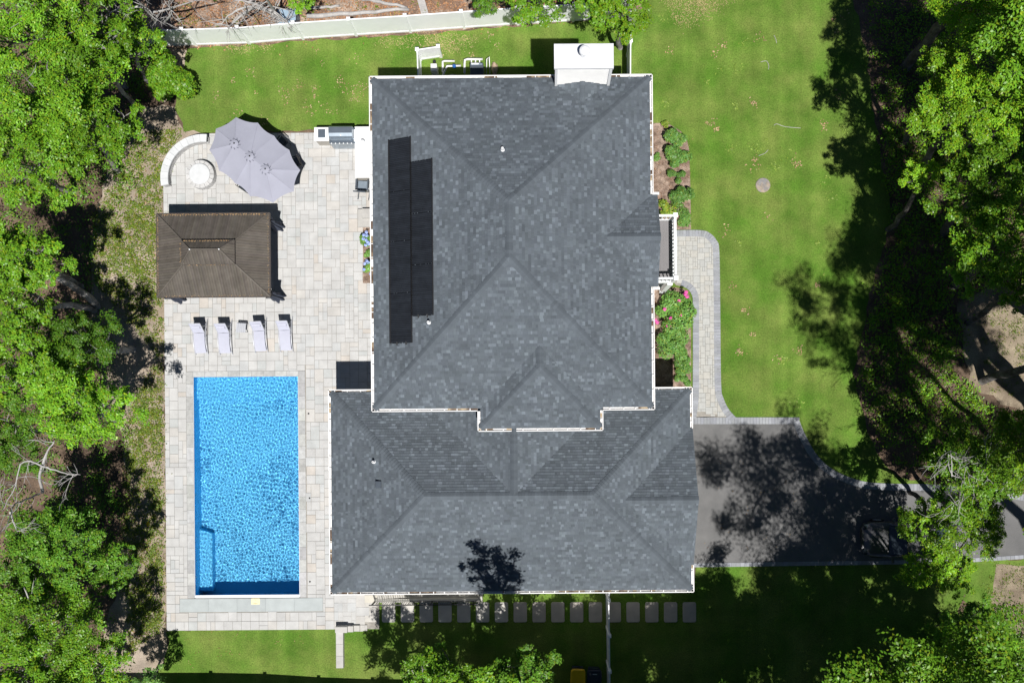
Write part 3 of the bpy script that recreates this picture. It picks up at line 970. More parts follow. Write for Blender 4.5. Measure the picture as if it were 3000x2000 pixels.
gutter((BX0 - G, oy0), (BX0 - G, BY0 - G), (-1, 0), ZE, 0.6)
gutter((BX1 + G, oy0), (BX1 + G, BY0 - G), (1, 0), ZE, 0.6)
xg0 = Q(1175, 990, ZE).x; xg1 = Q(1186, 990, ZE).x
gutter((BX0 - G, BY0 - G), (xg0, BY0 - G), (0, -1), ZE, 0.4)
gutter((xg1, BY0 - G), (BX1 + G, BY0 - G), (0, -1), ZE, 0.5)
qx0, qx1, qy0, qy1 = LX0 - G, LX1 + G, LY0 - G, LY1 + G
gutter((qx0, qy1), (UX0 + .35, qy1), (0, 1), ZL, 0.2)
gutter((qx0, qy0), (qx0, qy1), (-1, 0), ZL, 0.55)
gutter((qx0, qy0), (qx1, qy0), (0, -1), ZL, 0.6)
gutter((qx1, qy0), (qx1, HY0 - .02), (1, 0), ZL, 0.6)
gutter((qx1, HY1 + .02), (qx1, qy1), (1, 0), ZL, 0.5)
gutter((UX1 - .35, qy1), (qx1, qy1), (0, 1), ZL, 0.4)
# gutter returns beside the porch gable
for (x0_, x1_, y_) in ((ox1, GX1 + .02, GY1 + .075), (ox1, GX1 + .02, GY0 - .075)):
    b = MB(); b.box(((x0_ + x1_) / 2, y_, ZE - .06), (x1_ - x0_ + .1, 0.11, 0.11)); b.build('gutter_return', M_gutter, HOUSE)
# rake boards of the two gables
for (X, ya, yb_, ym, ze, zt) in ((GX1, GY0, GY1, gm, ZE, zg), (HX1, HY0, HY1, hm, ZL, zh)):
    for y in (ya, yb_):
        b = MB(); b.bar((X - .03, y, ze - .10), (X - .03, ym, zt - .10), 0.03, 0.16); b.build('rake_board', M_gutter, HOUSE)

# walls with clapboard courses, windows and doors
def wall(x0, y0, x1, y1, z0, z1):
    b = MB(); b.prism([(x0, y0), (x1, y0), (x1, y1), (x0, y1)], z0, z1)
    o = b.build('wall', M_siding, HOUSE)
    c = MB(); z = z0 + 0.3
    while z < z1 - 0.12:
        for (xa, ya, xb, yb_, ox, oy) in ((x0, y0, x1, y0, 0, -1), (x1, y0, x1, y1, 1, 0), (x1, y1, x0, y1, 0, 1), (x0, y1, x0, y0, -1, 0)):
            vs = [(xa + ox * .002, ya + oy * .002, z + .115), (xb + ox * .002, yb_ + oy * .002, z + .115), (xb + ox * .016, yb_ + oy * .016, z), (xa + ox * .016, ya + oy * .016, z)]
            c.add(vs, [(0, 3, 2, 1)]); c.add([vs[3], vs[2], (xb, yb_, z - .002), (xa, ya, z - .002)], [(0, 3, 2, 1)])
        z += 0.118
    c.build('clapboard', M_siding, o, kind='stuff')
    return o
IN = 0.42
wu = wall(UX0 + IN, UY0 + IN, UX1 - IN, UY1 - IN, 0, ZE - .03)
wb = wall(BX0 + IN, BY0 + IN, BX1 - IN, UY0 + IN + .5, 3.0, ZE - .035)
wl = wall(LX0 + IN, LY0 + IN, LX1 - IN, LY1 - IN, 0, ZL - .03)
for X, ya, yb_, ym, ze, zt in ((GX1 - .25, GY0 + .15, GY1 - .15, gm, ZE - .05, zg - .1), (HX1 - .25, HY0 + .15, HY1 - .15, hm, ZL - .05, zh - .1)):
    b = MB(); b.add([(X, ya, ze), (X, yb_, ze), (X, ym, zt), (X - .1, ya, ze), (X - .1, yb_, ze), (X - .1, ym, zt)], [(0, 1, 2), (5, 4, 3), (0, 2, 5, 3), (1, 4, 5, 2), (0, 3, 4, 1)])
    b.build('gable', M_siding, HOUSE)
def window(x, y, z, wd_, ht, nrm, door=False):
    o = Vector((*nrm, 0)); s = Vector((-o.y, o.x, 0)); c = Vector((x, y, z))
    b = MB()
    for e in (-1, 1): b.bar(c + s * (e * wd_ / 2) + o * .03 - Vector((0, 0, ht / 2)), c + s * (e * wd_ / 2) + o * .03 + Vector((0, 0, ht / 2)), 0.08, 0.08)
    for e in (-1, 0, 1): b.bar(c - s * (wd_ / 2) + o * .032 + Vector((0, 0, e * ht / 2)), c + s * (wd_ / 2) + o * .032 + Vector((0, 0, e * ht / 2)), 0.08, 0.07)
    f = b.build('door' if door else 'window', M_white, HOUSE)
    p = MB(); M_ = c + o * 0.02
    p.add([M_ - s * wd_ / 2 - Vector((0, 0, ht / 2)), M_ + s * wd_ / 2 - Vector((0, 0, ht / 2)), M_ + s * wd_ / 2 + Vector((0, 0, ht / 2)), M_ - s * wd_ / 2 + Vector((0, 0, ht / 2))], [(0, 1, 2, 3)])
    p.build('pane', M_glass, f)
for y in (UY1 - 2.5, UY1 - 6.0, UY1 - 9.5):
    window(UX0 + IN, y, 4.6, 1.0, 1.4, (-1, 0)); window(UX0 + IN, y - .2, 1.4, 1.5 if y < UY1 - 5 else 1.0, 2.0, (-1, 0), door=y < UY1 - 5 and y > UY1 - 7)
for y in (UY1 - 1.8, UY1 - 4.2, UY0 + 1.6):
    window(UX1 - IN, y, 4.6, 1.0, 1.4, (1, 0)); window(UX1 - IN, y, 1.6, 1.0, 1.5, (1, 0))
for x in (UX0 + 2.2, UX0 + 5): window(x, UY1 - IN, 4.6, 1.0, 1.4, (0, 1)); window(x, UY1 - IN, 1.6, 1.0, 1.4, (0, 1))
for x in (LX0 + 3, LX0 + 9): window(x, LY0 + IN, 1.7, 1.0, 1.3, (0, -1))
for y in (LY0 + 1.9, LY0 + 5.2):
    b = MB(); b.box((LX1 - IN + .02, y + .6, 1.15), (0.05, 2.6, 2.3)); gd = b.build('garage_door', M_white, HOUSE)
    for k in range(4):
        b = MB(); b.box((LX1 - IN + .055, y + .6, 0.32 + k * .56), (0.03, 2.5, 0.50)); b.build('panel', M_white, gd, bevel=0.01)

# chimney
CH = MB()
CH.prism([(CX0, CYS), (CX1, CYS), (CX1, CYN), (CX0, CYN)], 0, CZT)
ch = CH.build('chimney', M_siding, HOUSE)
b = MB()
for k in range(22):
    z = zcb + .02 + k * 0.118
    if z > CZT - .1: break
    b.box(((CX0 + CX1) / 2, CYS - .006, z), (CX1 - CX0 - .02, 0.012, 0.02))
b.build('clapboard', M_siding, ch, kind='stuff')
for x in (CX0, CX1):
    b = MB(); b.box((x, CYS, (zcb + CZT) / 2 - .1), (0.11, 0.11, CZT - zcb + .18)); b.build('corner_board', M_white, ch)
b = MB(); e = 0.09
cp = [(CX0 - e, CYS - e), (CX1 + e, CYS - e), (CX1 + e, CYN + e), (CX0 - e, CYN + e)]
cx_, cy_ = (CX0 + CX1) / 2, (CYS + CYN) / 2
nx_, ny_ = 14, 8
vs = [(p[0], p[1], CZT - .14) for p in cp] + [(p[0], p[1], CZT + .0) for p in cp]
b.add(vs, [(3, 2, 1, 0), (0, 1, 5, 4), (1, 2, 6, 5), (2, 3, 7, 6), (3, 0, 4, 7)])
gv = []; gf = []
for j in range(ny_):
    for i in range(nx_):
        x = cp[0][0] + (cp[1][0] - cp[0][0]) * i / (nx_ - 1); y = cp[0][1] + (cp[2][1] - cp[0][1]) * j / (ny_ - 1)
        ed = min(i, nx_ - 1 - i, j, ny_ - 1 - j)
        gv.append((x, y, CZT + (0.0 if ed == 0 else 0.012 + 0.035 * min(ed, 3) / 3 + 0.012 * math.sin(i * 1.7 + j * .6))))
for j in range(ny_ - 1):
    for i in range(nx_ - 1): gf.append((j * nx_ + i, j * nx_ + i + 1, (j + 1) * nx_ + i + 1, (j + 1) * nx_ + i))
b.add(gv, gf)
b.build('chimney_cap', M_galv, ch)
fl = W(1712, 160, 8.7)
b = MB(); b.lathe((fl.x, fl.y, CZT), [(0.15, 0), (0.15, 0.32), (0.13, 0.33), (0.13, 0.46), (0.19, 0.46)], 20); b.build('flue', M_galv, ch, smooth=False)
b = MB(); b.lathe((fl.x, fl.y, CZT + .46), [(0.22, 0.0), (0.22, 0.10), (0.20, 0.145), (0.12, 0.19), (0.0, 0.205)], 24, cap=False); b.build('flue_cap', M_galv, ch)

# solar heating mats on the west slope
def roof_pt(px, py):
    z = ZE
    for _ in range(12):
        p = W(px, py, z)
        z = roof_z(p.x, p.y)
    return W(px, py, z)
wn_ = plane_of(faces[0][0])[0]
def solar(xa, xb, ylist):
    pa_ = roof_pt(xa, 700); pb_ = roof_pt(xb, 700)
    X0_, X1_ = pa_.x, pb_.x
    ysw = [roof_pt((xa + xb) / 2, y).y for y in ylist]
    for i in range(len(ysw) - 1):
        y1_, y0_ = ysw[i] - .012, ysw[i + 1] + .012
        b = MB(); n = int((y1_ - y0_) / 0.075)
        def P(x, y, h): return Vector((x, y, ZE + SL * (x - UX0))) + wn_ * h
        b.add([P(X0_, y0_, .03), P(X0_, y1_, .03), P(X1_, y1_, .03), P(X1_, y0_, .03)], [(3, 2, 1, 0)])
        b.add([P(X0_, y0_ - .03, .022), P(X0_, y1_ + .03, .022), P(X1_, y1_ + .03, .022), P(X1_, y0_ - .03, .022)], [(3, 2, 1, 0)], (.5, .5, .5))
        pnl = b.build('solar_panel', M_solar, HOUSE)
        t = MB()
        for k in range(n):
            ya = y0_ + (y1_ - y0_) * k / n + .004; yb_ = y0_ + (y1_ - y0_) * (k + 1) / n - .004
            c_ = rnd.uniform(0.85, 1.18)
            t.add([P(X0_, ya, .032), P(X1_, ya, .032), P(X1_, (ya + yb_) / 2, .042), P(X0_, (ya + yb_) / 2, .042), P(X0_, yb_, .032), P(X1_, yb_, .032)], [(0, 1, 2, 3), (3, 2, 5, 4)], (c_, c_, c_ * 1.08))
        t.build('collector_tube', M_solar, pnl, kind='stuff')
        for X in (X0_, X1_):
            h = MB(); h.tube([P(X, y0_ - .02, .06), P(X, y1_ + .02, .06)], 0.032, 8); h.build('header_pipe', M_black, pnl)
        if i == len(ysw) - 2:
            for f in (0.3, 0.72):
                h = MB(); X = X0_ + (X1_ - X0_) * f; h.bar(P(X, y0_ - .11, .03), P(X, y0_ + .05, .03), 0.06, 0.03); h.build('strap', M_black, pnl)
solar(1143, 1206.5, [406, 559, 706, 858, 1004])
solar(1206.5, 1269, [470, 623, 774, 924])

# vents
def pipe_vent(px, py):
    p = roof_pt(px, py)
    b = MB(); b.lathe((p.x, p.y, p.z - .05), [(0.085, 0.03), (0.082, 0.10), (0.052, 0.14), (0.052, 0.34), (0.034, 0.34), (0.034, 0.20)], 16)
    b.build('vent_pipe', M_white, HOUSE)
    b = MB(); b.lathe((p.x, p.y, p.z + .012), [(0.13, 0), (0.115, 0.02)], 16); b.build('flashing', M_charcoal, HOUSE)
pipe_vent(1473, 440); pipe_vent(1257, 945); pipe_vent(1096, 1352)
p = roof_pt(1108, 1418)
b = MB(); b.add([(p.x - .15, p.y - .17, p.z - .06), (p.x + .16, p.y - .17, p.z + .08), (p.x + .16, p.y + .17, p.z + .08), (p.x - .15, p.y + .17, p.z - .06),
                 (p.x - .10, p.y - .15, p.z + .14), (p.x + .16, p.y - .15, p.z + .19), (p.x + .16, p.y + .15, p.z + .19), (p.x - .10, p.y + .15, p.z + .14)],
                [(4, 5, 6, 7), (0, 1, 5, 4), (1, 2, 6, 5), (2, 3, 7, 6), (3, 0, 4, 7)])
b.build('box_vent', M_charcoal, HOUSE)

# balcony over the front door
BZ = 3.15; RZ = BZ + 0.98
e1 = W(1984, 626, RZ); e2 = W(1984, 820, RZ)
bx = e1.x - .04; by1 = e1.y - .03; by0 = e2.y + .03
hx = UX1 - IN
b = MB(); b.prism([(hx, by0), (bx, by0), (bx, by1), (hx, by1)], BZ - .32, BZ - .03)
bal = b.build('balcony', M_white, HOUSE)
b = MB(); n = 12
for i in range(n):
    x0_ = hx + (bx - hx) * i / n + .001; x1_ = hx + (bx - hx) * (i + 1) / n - .001
    t = rnd.uniform(.985, 1.015); b.prism([(x0_, by0 + .02), (x1_, by0 + .02), (x1_, by1 - .02), (x0_, by1 - .02)], BZ - .03, BZ, (t, t, t))
b.build('decking', M_balcony, bal)
for p, q in (((bx - .05, by1 - .05), (hx, by1 - .05)), ((bx - .05, by0 + .05), (bx - .05, by1 - .05)), ((bx - .05, by0 + .05), (hx, by0 + .05))):
    b = MB(); b.bar((*p, RZ - .03), (*q, RZ - .03), 0.10, 0.06); b.build('top_rail', M_white, bal)
    b = MB(); b.bar((*p, BZ + .10), (*q, BZ + .10), 0.06, 0.06); b.build('bottom_rail', M_white, bal)
    L = math.hypot(q[0] - p[0], q[1] - p[1]); n = int(L / 0.165)
    for i in range(1, n):
        t = i / n; x = p[0] + (q[0] - p[0]) * t; y = p[1] + (q[1] - p[1]) * t
        s = MB(); s.box((x, y, (BZ + RZ) / 2 + .02), (0.045, 0.045, RZ - BZ - .18)); s.build('baluster', M_white, bal)
for y in (by0 + .05, by1 - .05):
    s = MB(); s.box((bx - .05, y, BZ + .5), (0.13, 0.13, 1.06)); s.box((bx - .05, y, BZ + 1.07), (0.20, 0.20, 0.06)); s.build('newel_post', M_white, bal)
    s = MB(); s.box((bx - .13, y, (BZ - .32) / 2), (0.24, 0.24, BZ - .32)); s.box((bx - .13, y, 0.12), (0.32, 0.32, 0.24)); s.build('column', M_white, bal)
b = MB(); b.prism([(hx, by0 + .1), (bx - .1, by0 + .1), (bx - .1, by1 - .1), (hx, by1 - .1)], 0.0, 0.30); b.build('porch_slab', M_concrete, HOUSE)

# ------------------------------------------------------------------ fences
def fence(name, label, posts, h=1.80, rail=0.09, cat='fence', pw=0.13):
    P = [Vector((p[0], p[1], 0)) for p in posts]
    F = thing(name, label, cat, P[0])
    for p in P:
        b = MB(); b.box((p.x, p.y, (h + .05) / 2), (pw, pw, h + .05)); po = b.build('post', M_white, F)
        b = MB(); b.box((p.x, p.y, h + .065), (pw + .05, pw + .05, 0.03)); z = h + .08
        a = (pw + .04) / 2
        b.add([(p.x - a, p.y - a, z), (p.x + a, p.y - a, z), (p.x + a, p.y + a, z), (p.x - a, p.y + a, z), (p.x, p.y, z + .05)], [(0, 1, 4), (1, 2, 4), (2, 3, 4), (3, 0, 4)])
        b.build('post_cap', M_white, po)
    for p, q in zip(P[:-1], P[1:]):
        d = (q - p).normalized(); a = p + d * (pw / 2); e = q - d * (pw / 2)
        b = MB(); b.bar(a + Vector((0, 0, h / 2)), e + Vector((0, 0, h / 2)), 0.024, h - .16); pn = b.build('panel', M_white, F)
        for z in (0.11, h - .06):
            b = MB(); b.bar(a + Vector((0, 0, z)), e + Vector((0, 0, z)), 0.055, 0.14 if z < 1 else 0.10); b.build('rail', M_white, F)
    return F
def g2(lst): return [tuple(W(x, y)[:2]) for x, y in lst]
fence('vinyl_fence', 'long white vinyl privacy fence along the back of the yard', g2([(418, 136), (576, 132.5), (732, 127.5), (889, 114), (1045, 103.8), (1203.5, 94), (1361, 82.5), (1518, 71.8), (1679, 62), (1838, 50)]))
fence('vinyl_fence', 'short white fence run between chimney corner and back fence', g2([(1838, 52), (1838, 165), (1837, 330)]))
xf = 1777
fence('vinyl_fence', 'white fence running down from the south wall past the bins', g2([(1780, 1690), (1776, 1734), (1778, 1834), (1779, 1934), (1780, 2034), (1781, 2134)]))
fence('vinyl_fence', 'white fence of the lower yard whose shadow edges the south lawn', g2([(-160, 2016), (0, 2017), (158, 2017), (316, 2017), (474, 2017), (632, 2017), (790, 2020), (948, 2030), (1106, 2036), (1264, 2036), (1422, 2036), (1580, 2036), (1738, 2036)]))
fence('equipment_screen', 'low white screen fence corner beside the pool equipment', g2([(1293, 167), (1233, 176), (1237, 300)]), h=1.25)

# ------------------------------------------------------------------ gazebo
ZG = 2.07
ga = W(461, 871, ZG); gb = W(789.5, 624, ZG)
gx0, gy0, gx1, gy1 = ga.x, ga.y, gb.x, gb.y
GZ = thing('gazebo', 'brown metal gazebo with two-tier hipped roof on the patio', 'gazebo', ((gx0 + gx1) / 2, (gy0 + gy1) / 2, ZP))
gcx, gcy = (gx0 + gx1) / 2, (gy0 + gy1) / 2
r0 = W(532, 775, 3.05); r1 = W(687, 703, 3.05)
ix0, iy0, ix1, iy1 = r0.x, r0.y, r1.x, r1.y
e0 = W(557, 737, 3.55); e1_ = W(643, 737, 3.55)
def ribbed(name, A, B, C, D, pitch=0.126):
    """sloping trapezoid A-B (eave) to D-C (top) with standing ribs running up the slope"""
    A, B, C, D = map(Vector, (A, B, C, D))
    n = (B - A).cross(D - A)
    if n.z < 0: n = -n
    n.normalize()
    b = MB()
    U = (B - A).normalized(); L = (B - A).length
    S = n.cross(U)
    if S.z < 0: S = -S
    hgt = (D - A).dot(S)
    dl = (D - A).dot(U); cl = (C - A).dot(U)
    def topu(u):           # v limit at eave coordinate u
        v = hgt
        if u < dl: v = min(v, hgt * u / max(dl, 1e-6))
        if u > cl: v = min(v, hgt * (L - u) / max(L - cl, 1e-6))
        return max(v, 0.0)
    k = int(round(L / pitch))
    for i in range(k):
        ua = L * i / k; ub = L * (i + 1) / k
        t = rnd.uniform(0.88, 1.12); tn = (t, t * rnd.uniform(.98, 1.01), t * rnd.uniform(.97, 1.02))
        prof = [(ua, 0.0), (ua + .02, 0.022), (ua + .045, 0.022), (ua + .062, 0.0), (ub - .03, 0.004), (ub, 0.0)]
        for (x0_, h0_), (x1_, h1_) in zip(prof[:-1], prof[1:]):
            va, vb = topu(x0_), topu(x1_)
            b.add([A + U * x0_ + n * h0_, A + U * x1_ + n * h1_, A + U * x1_ + S * vb + n * h1_, A + U * x0_ + S * va + n * h0_], [(0, 1, 2, 3)], tn)
    o = b.build(name, M_gazebo, GZ)
    return o
zo, zi = ZG, 2.98
O = [(gx0, gy0, zo), (gx1, gy0, zo), (gx1, gy1, zo), (gx0, gy1, zo)]
e = 0.10
I = [(ix0 + e, iy0 + e, zi), (ix1 - e, iy0 + e, zi), (ix1 - e, iy1 - e, zi), (ix0 + e, iy1 - e, zi)]
for k in range(4):
    ribbed('roof_panel', O[k], O[(k + 1) % 4], I[(k + 1) % 4], I[k])
J = [(ix0, iy0, 3.07), (ix1, iy0, 3.07), (ix1, iy1, 3.07), (ix0, iy1, 3.07)]
T0, T1 = (e0.x, gcy, 3.56), (e1_.x, gcy, 3.56)
ribbed('upper_roof_panel', J[0], J[1], T1, T0); ribbed('upper_roof_panel', J[2], J[3], T0, T1)
ribbed('upper_roof_panel', J[1], J[2], T1, T1); ribbed('upper_roof_panel', J[3], J[0], T0, T0)
for k in range(4):
    b = MB(); b.bar(Vector(O[k]) + Vector((0, 0, .03)), Vector(I[k]) + Vector((0, 0, .03)), 0.06, 0.03, (1.1, 1.1, 1.1)); b.build('hip_trim', M_gazebo, GZ)
    b = MB(); b.bar(Vector(J[k]) + Vector((0, 0, .03)), Vector((T0 if k in (0, 3) else T1)) + Vector((0, 0, .03)), 0.05, 0.03, (1.1, 1.1, 1.1)); b.build('hip_trim', M_gazebo, GZ)
    b = MB(); b.bar(Vector(O[k]) - Vector((0, 0, .03)), Vector(O[(k + 1) % 4]) - Vector((0, 0, .03)), 0.055, 0.10); b.build('eave_beam', M_bronze, GZ)
    b = MB(); b.bar(Vector(J[k]) - Vector((0, 0, .025)), Vector(J[(k + 1) % 4]) - Vector((0, 0, .025)), 0.03, 0.05); b.build('eave_beam', M_bronze, GZ)
b = MB(); b.bar(Vector(T0) + Vector((0, 0, .02)), Vector(T1) + Vector((0, 0, .02)), 0.08, 0.05); b.build('ridge_trim', M_gazebo, GZ)
for T in (T0, T1):
    b = MB(); b.lathe((T[0], T[1], T[2] + .03), [(0.03, 0), (0.035, .04), (0.02, .07), (0, .075)], 10, cap=False); b.build('finial', M_white, GZ)
ins = 0.30
for sx, sy in ((0, 0), (1, 0), (1, 1), (0, 1)):
    x = (gx0 + ins) if sx == 0 else (gx1 - ins); y = (gy0 + ins) if sy == 0 else (gy1 - ins)
    b = MB(); b.box((x, y, (ZG + ZP) / 2), (0.11, 0.11, ZG - ZP)); b.box((x, y, ZP + .02), (0.22, 0.22, 0.04)); b.build('post', M_bronze, GZ)
    # gathered curtain round the post: folded sheet, pinched in the middle
    b = MB(); nz, nt = 9, 34
    vs = []
    r_ = random.Random(int(sx * 2 + sy))
    ph = [r_.uniform(0, 6.28) for _ in range(4)]
    for j in range(nz):
        f = j / (nz - 1); z = ZP + .08 + f * (ZG - ZP - .2)
        pin = 0.55 + 0.9 * abs(f - 0.55) ** 1.2
        for i in range(nt):
            a = 2 * math.pi * i / nt
            r = 0.26 * pin * (1 + 0.34 * math.sin(7 * a + ph[0] + f) + 0.16 * math.sin(11 * a + ph[1]))
            ox = (0.10 if sx else -0.02); oy = (-0.10 if sy == 0 else 0.02)
            vs.append((x + ox + r * math.cos(a) * 1.15, y + oy + r * math.sin(a) * .85, z))
    fs = [(j * nt + i, j * nt + (i + 1) % nt, (j + 1) * nt + (i + 1) % nt, (j + 1) * nt + i) for j in range(nz - 1) for i in range(nt)]
    b.add(vs, fs); b.build('curtain', M_curtain, GZ, smooth=True)
# dead leaves caught along the eaves
b = MB()
lr = random.Random(8)
def flake(b, p, s, tints=((1, .9, .7), (.8, .62, .42), (1.15, 1.0, .8)), r=lr):
    a = r.uniform(0, 6.28); ca, sa = math.cos(a), math.sin(a); t = r.choice(tints); k = r.uniform(.7, 1.2)
    w_ = s * r.uniform(.35, .6)
    q = [(-s, 0), (0, -w_), (s, 0), (0, w_)]
    b.add([(p[0] + x * ca - y * sa, p[1] + x * sa + y * ca, p[2] + (0.01 if i % 2 else 0.0) + r.uniform(0, .01)) for i, (x, y) in enumerate(q)], [(0, 1, 2, 3)], tuple(v * k for v in t))
for _ in range(900):
    s = lr.random()
    if s < .62: x = lr.uniform(gx0 + .3, gx1 - .15); d = abs(lr.gauss(0, .07)) * (1 + 1.2 * math.exp(-((x - gx0 - 2.2) / .9) ** 2)); flake(b, (x, gy1 - .03 - d, ZG + .03 + d * .33), .025)
    elif s < .78: y = lr.uniform(gy0 + .1, gy1 - .1); d = abs(lr.gauss(0, .05)); flake(b, (gx0 + .03 + d, y, ZG + .03 + d * .5), .022)
    elif s < .9: y = lr.uniform(gy0 + .1, gy1 - .1); d = abs(lr.gauss(0, .04)); flake(b, (gx1 - .03 - d, y, ZG + .03 + d * .5), .022)
    else: x = lr.uniform(gx0 + .2, gx1 - .2); d = abs(lr.gauss(0, .03)); flake(b, (x, gy0 + .02 + d, ZG + .035 + d * .5), .022)
for _ in range(260):
    s = lr.random()
    if s < .6: x = lr.uniform(ix0 + .1, ix1 - .2); d = abs(lr.gauss(0, .03)); flake(b, (x, iy1 - .02 - d, 3.105 + d * .6), .022)
    elif s < .8: x = lr.uniform(ix0 + .2, ix1 - .3); flake(b, (x, iy0 - .02 + lr.gauss(0, .02), 3.03), .022)
    else: y = lr.uniform(iy0 + .1, iy1 - .1); flake(b, (ix0 - .04 + lr.gauss(0, .03), y, 3.0), .022)
b.build('leaf_litter', M_tan, GZ, kind='stuff')

# ------------------------------------------------------------------ double umbrella
ZU, ZH = 1.98, 2.48
tz = [(820, 75), (1020, 125), (1170, 245), (1310, 375), (1410, 560), (1350, 755), (1160, 860), (950, 800), (810, 680), (665, 565), (575, 375), (635, 180)]
tips = [W(430 + x / 3.136, 320 + y / 3.136, ZU) for x, y in tz]
hubs = [W(430 + x / 3.136, 320 + y / 3.136, ZH) for x, y in ((808, 318), (950, 435), (1093, 552))]
UMB = thing('patio_umbrella', 'large grey double-headed patio umbrella over the dining spot', 'umbrella', (hubs[1].x, hubs[1].y, ZP))
hubof = [0, 1, 1, 2, 2, 2, 2, 1, 1, 0, 0, 0]
order_h = {0: [11, 0, 10, 9, 1], 1: [], 2: []}
b = MB()
nt = len(tips)
def subdiv_panel(b, pts, sag, tint):
    # fan panel hub -> two tips with an inward-curved hem and a slight sag
    h, a, c = pts
    NR, NT_ = 5, 5
    vs = []
    mid = (a + c) / 2
    for i in range(NR + 1):
        f = i / NR
        for j in range(NT_ + 1):
            g = j / NT_
            ed = a.lerp(c, g)
            pull = 4 * g * (1 - g)
            ed = ed + (h - ed) * (0.055 * pull)
            p = h.lerp(ed, f)
            p = p + Vector((0, 0, -sag * pull * f * (1.2 - f)))
            vs.append(p)
    fs = []
    for i in range(NR):
        for j in range(NT_):
            o = i * (NT_ + 1) + j
            fs.append((o, o + NT_ + 1, o + NT_ + 2, o + 1))
    b.add(vs, fs, tint)
for i in range(nt):
    j = (i + 1) % nt
    hi, hj = hubof[i], hubof[j]
    k = rnd.uniform(.97, 1.03)
    if hi == hj:
        subdiv_panel(b, (hubs[hi], tips[i], tips[j]), 0.05, (k, k, k))
    else:
        # quad panel between two hubs
        A, B_, C, D = hubs[hi], tips[i], tips[j], hubs[hj]
        vs = []
        for a_ in range(6):
            f = a_ / 5
            for c_ in range(6):
                g = c_ / 5
                top = A.lerp(D, g); ed = B_.lerp(C, g); ed = ed + (top - ed) * (0.05 * 4 * g * (1 - g))
                vs.append(top.lerp(ed, f) + Vector((0, 0, -0.05 * 4 * g * (1 - g) * f * (1.2 - f))))
        b.add(vs, [(a_ * 6 + c_, (a_ + 1) * 6 + c_, (a_ + 1) * 6 + c_ + 1, a_ * 6 + c_ + 1) for a_ in range(5) for c_ in range(5)], (k, k, k))
cn = b.build('canopy', M_umb, UMB, smooth=False)
for h in hubs:
    b = MB(); n = 16; vs = [(h.x, h.y, h.z + .09)]
    for k in range(n):
        a = 2 * math.pi * k / n; r = 0.20 * (1 - 0.10 * (k % 2)); vs.append((h.x + r * math.cos(a), h.y + r * math.sin(a), h.z + .028 + 0.006 * (k % 2)))
    b.add(vs, [(0, 1 + k, 1 + (k + 1) % n) for k in range(n)], (.97, .97, .97)); b.build('vent_cap', M_umb, cn)
    b = MB(); b.lathe((h.x, h.y, h.z + .075), [(0.035, 0), (0.04, .02), (0.022, .05), (0, .055)], 10, cap=False); b.build('finial', M_black, UMB)
for h in hubs:
    b = MB()
    for k in range(9):
        a = 2 * math.pi * k / 9 + .3; c_, s_ = math.cos(a), math.sin(a)
        b.bar((h.x + .20 * c_, h.y + .20 * s_, h.z + .03), (h.x + .27 * c_ - .07 * s_, h.y + .27 * s_ + .07 * c_, h.z + .004), .014, .006)
    b.build('vent_strap', M_curtain, cn)
for i, t in enumerate(tips):
    b = MB(); h = hubs[hubof[i]]; b.bar(h + Vector((0, 0, .012)), t + Vector((0, 0, .006)), 0.013, 0.008, (.94, .94, .95)); b.build('seam', M_umb, cn)
for i, t in enumerate(tips):
    b = MB(); h = hubs[hubof[i]]; b.bar(h + Vector((0, 0, -.05)), t + Vector((0, 0, -.02)), 0.018, 0.022); b.build('rib', M_black, UMB)
b = MB(); b.tube([(hubs[1].x, hubs[1].y, ZP), (hubs[1].x, hubs[1].y, ZH + .05)], 0.028, 12); b.build('pole', M_black, UMB)
b = MB(); b.bar(hubs[0] - Vector((0, 0, .08)), hubs[2] - Vector((0, 0, .08)), 0.04, 0.05); b.build('crossbar', M_black, UMB)
b = MB(); b.box((hubs[1].x, hubs[1].y, ZP + .05), (0.8, 0.55, 0.10)); b.build('base', M_charcoal, UMB)
# dining chairs whose backs just show beyond the canopy
def dining_chair(loc, rz, label):
    c = thing('dining_chair', label, 'chair', loc, rz, 'chairs under the umbrella')
    b = MB(); b.box((0, 0, .44), (0.46, 0.46, 0.04)); b.build('seat', M_charcoal, c, world=False)
    for sx in (-1, 1):
        for sy in (-1, 1):
            b = MB(); b.bar((sx * .21, sy * .21, 0), (sx * .21, sy * .21, .44), .03); b.build('leg', M_black, c, world=False)
    b = MB(); b.bar((-.21, -.22, .9), (.21, -.22, .9), .03, .05)
    for k in range(6): b.bar((-.21 + k * .084, -.22, .46), (-.21 + k * .084, -.22, .9), .02)
    b.build('backrest', M_black, c, world=False)
    for sx in (-1, 1):
        b = MB(); b.bar((sx * .22, -.2, .66), (sx * .22, .2, .66), .04, .025); b.build('armrest', M_black, c, world=False)
p = W(714, 552, .5); dining_chair((p.x + .05, p.y + .12, ZP), math.radians(-35), 'black chair tucked under the lower left hem of the umbrella')
p = W(827, 418, .5); dining_chair((p.x, p.y, ZP), math.radians(140), 'black chair in the umbrella shadow on its upper right side')
p = W(868, 476, .5); dining_chair((p.x, p.y, ZP), math.radians(110), 'black chair in the umbrella shadow near its rightmost tip')

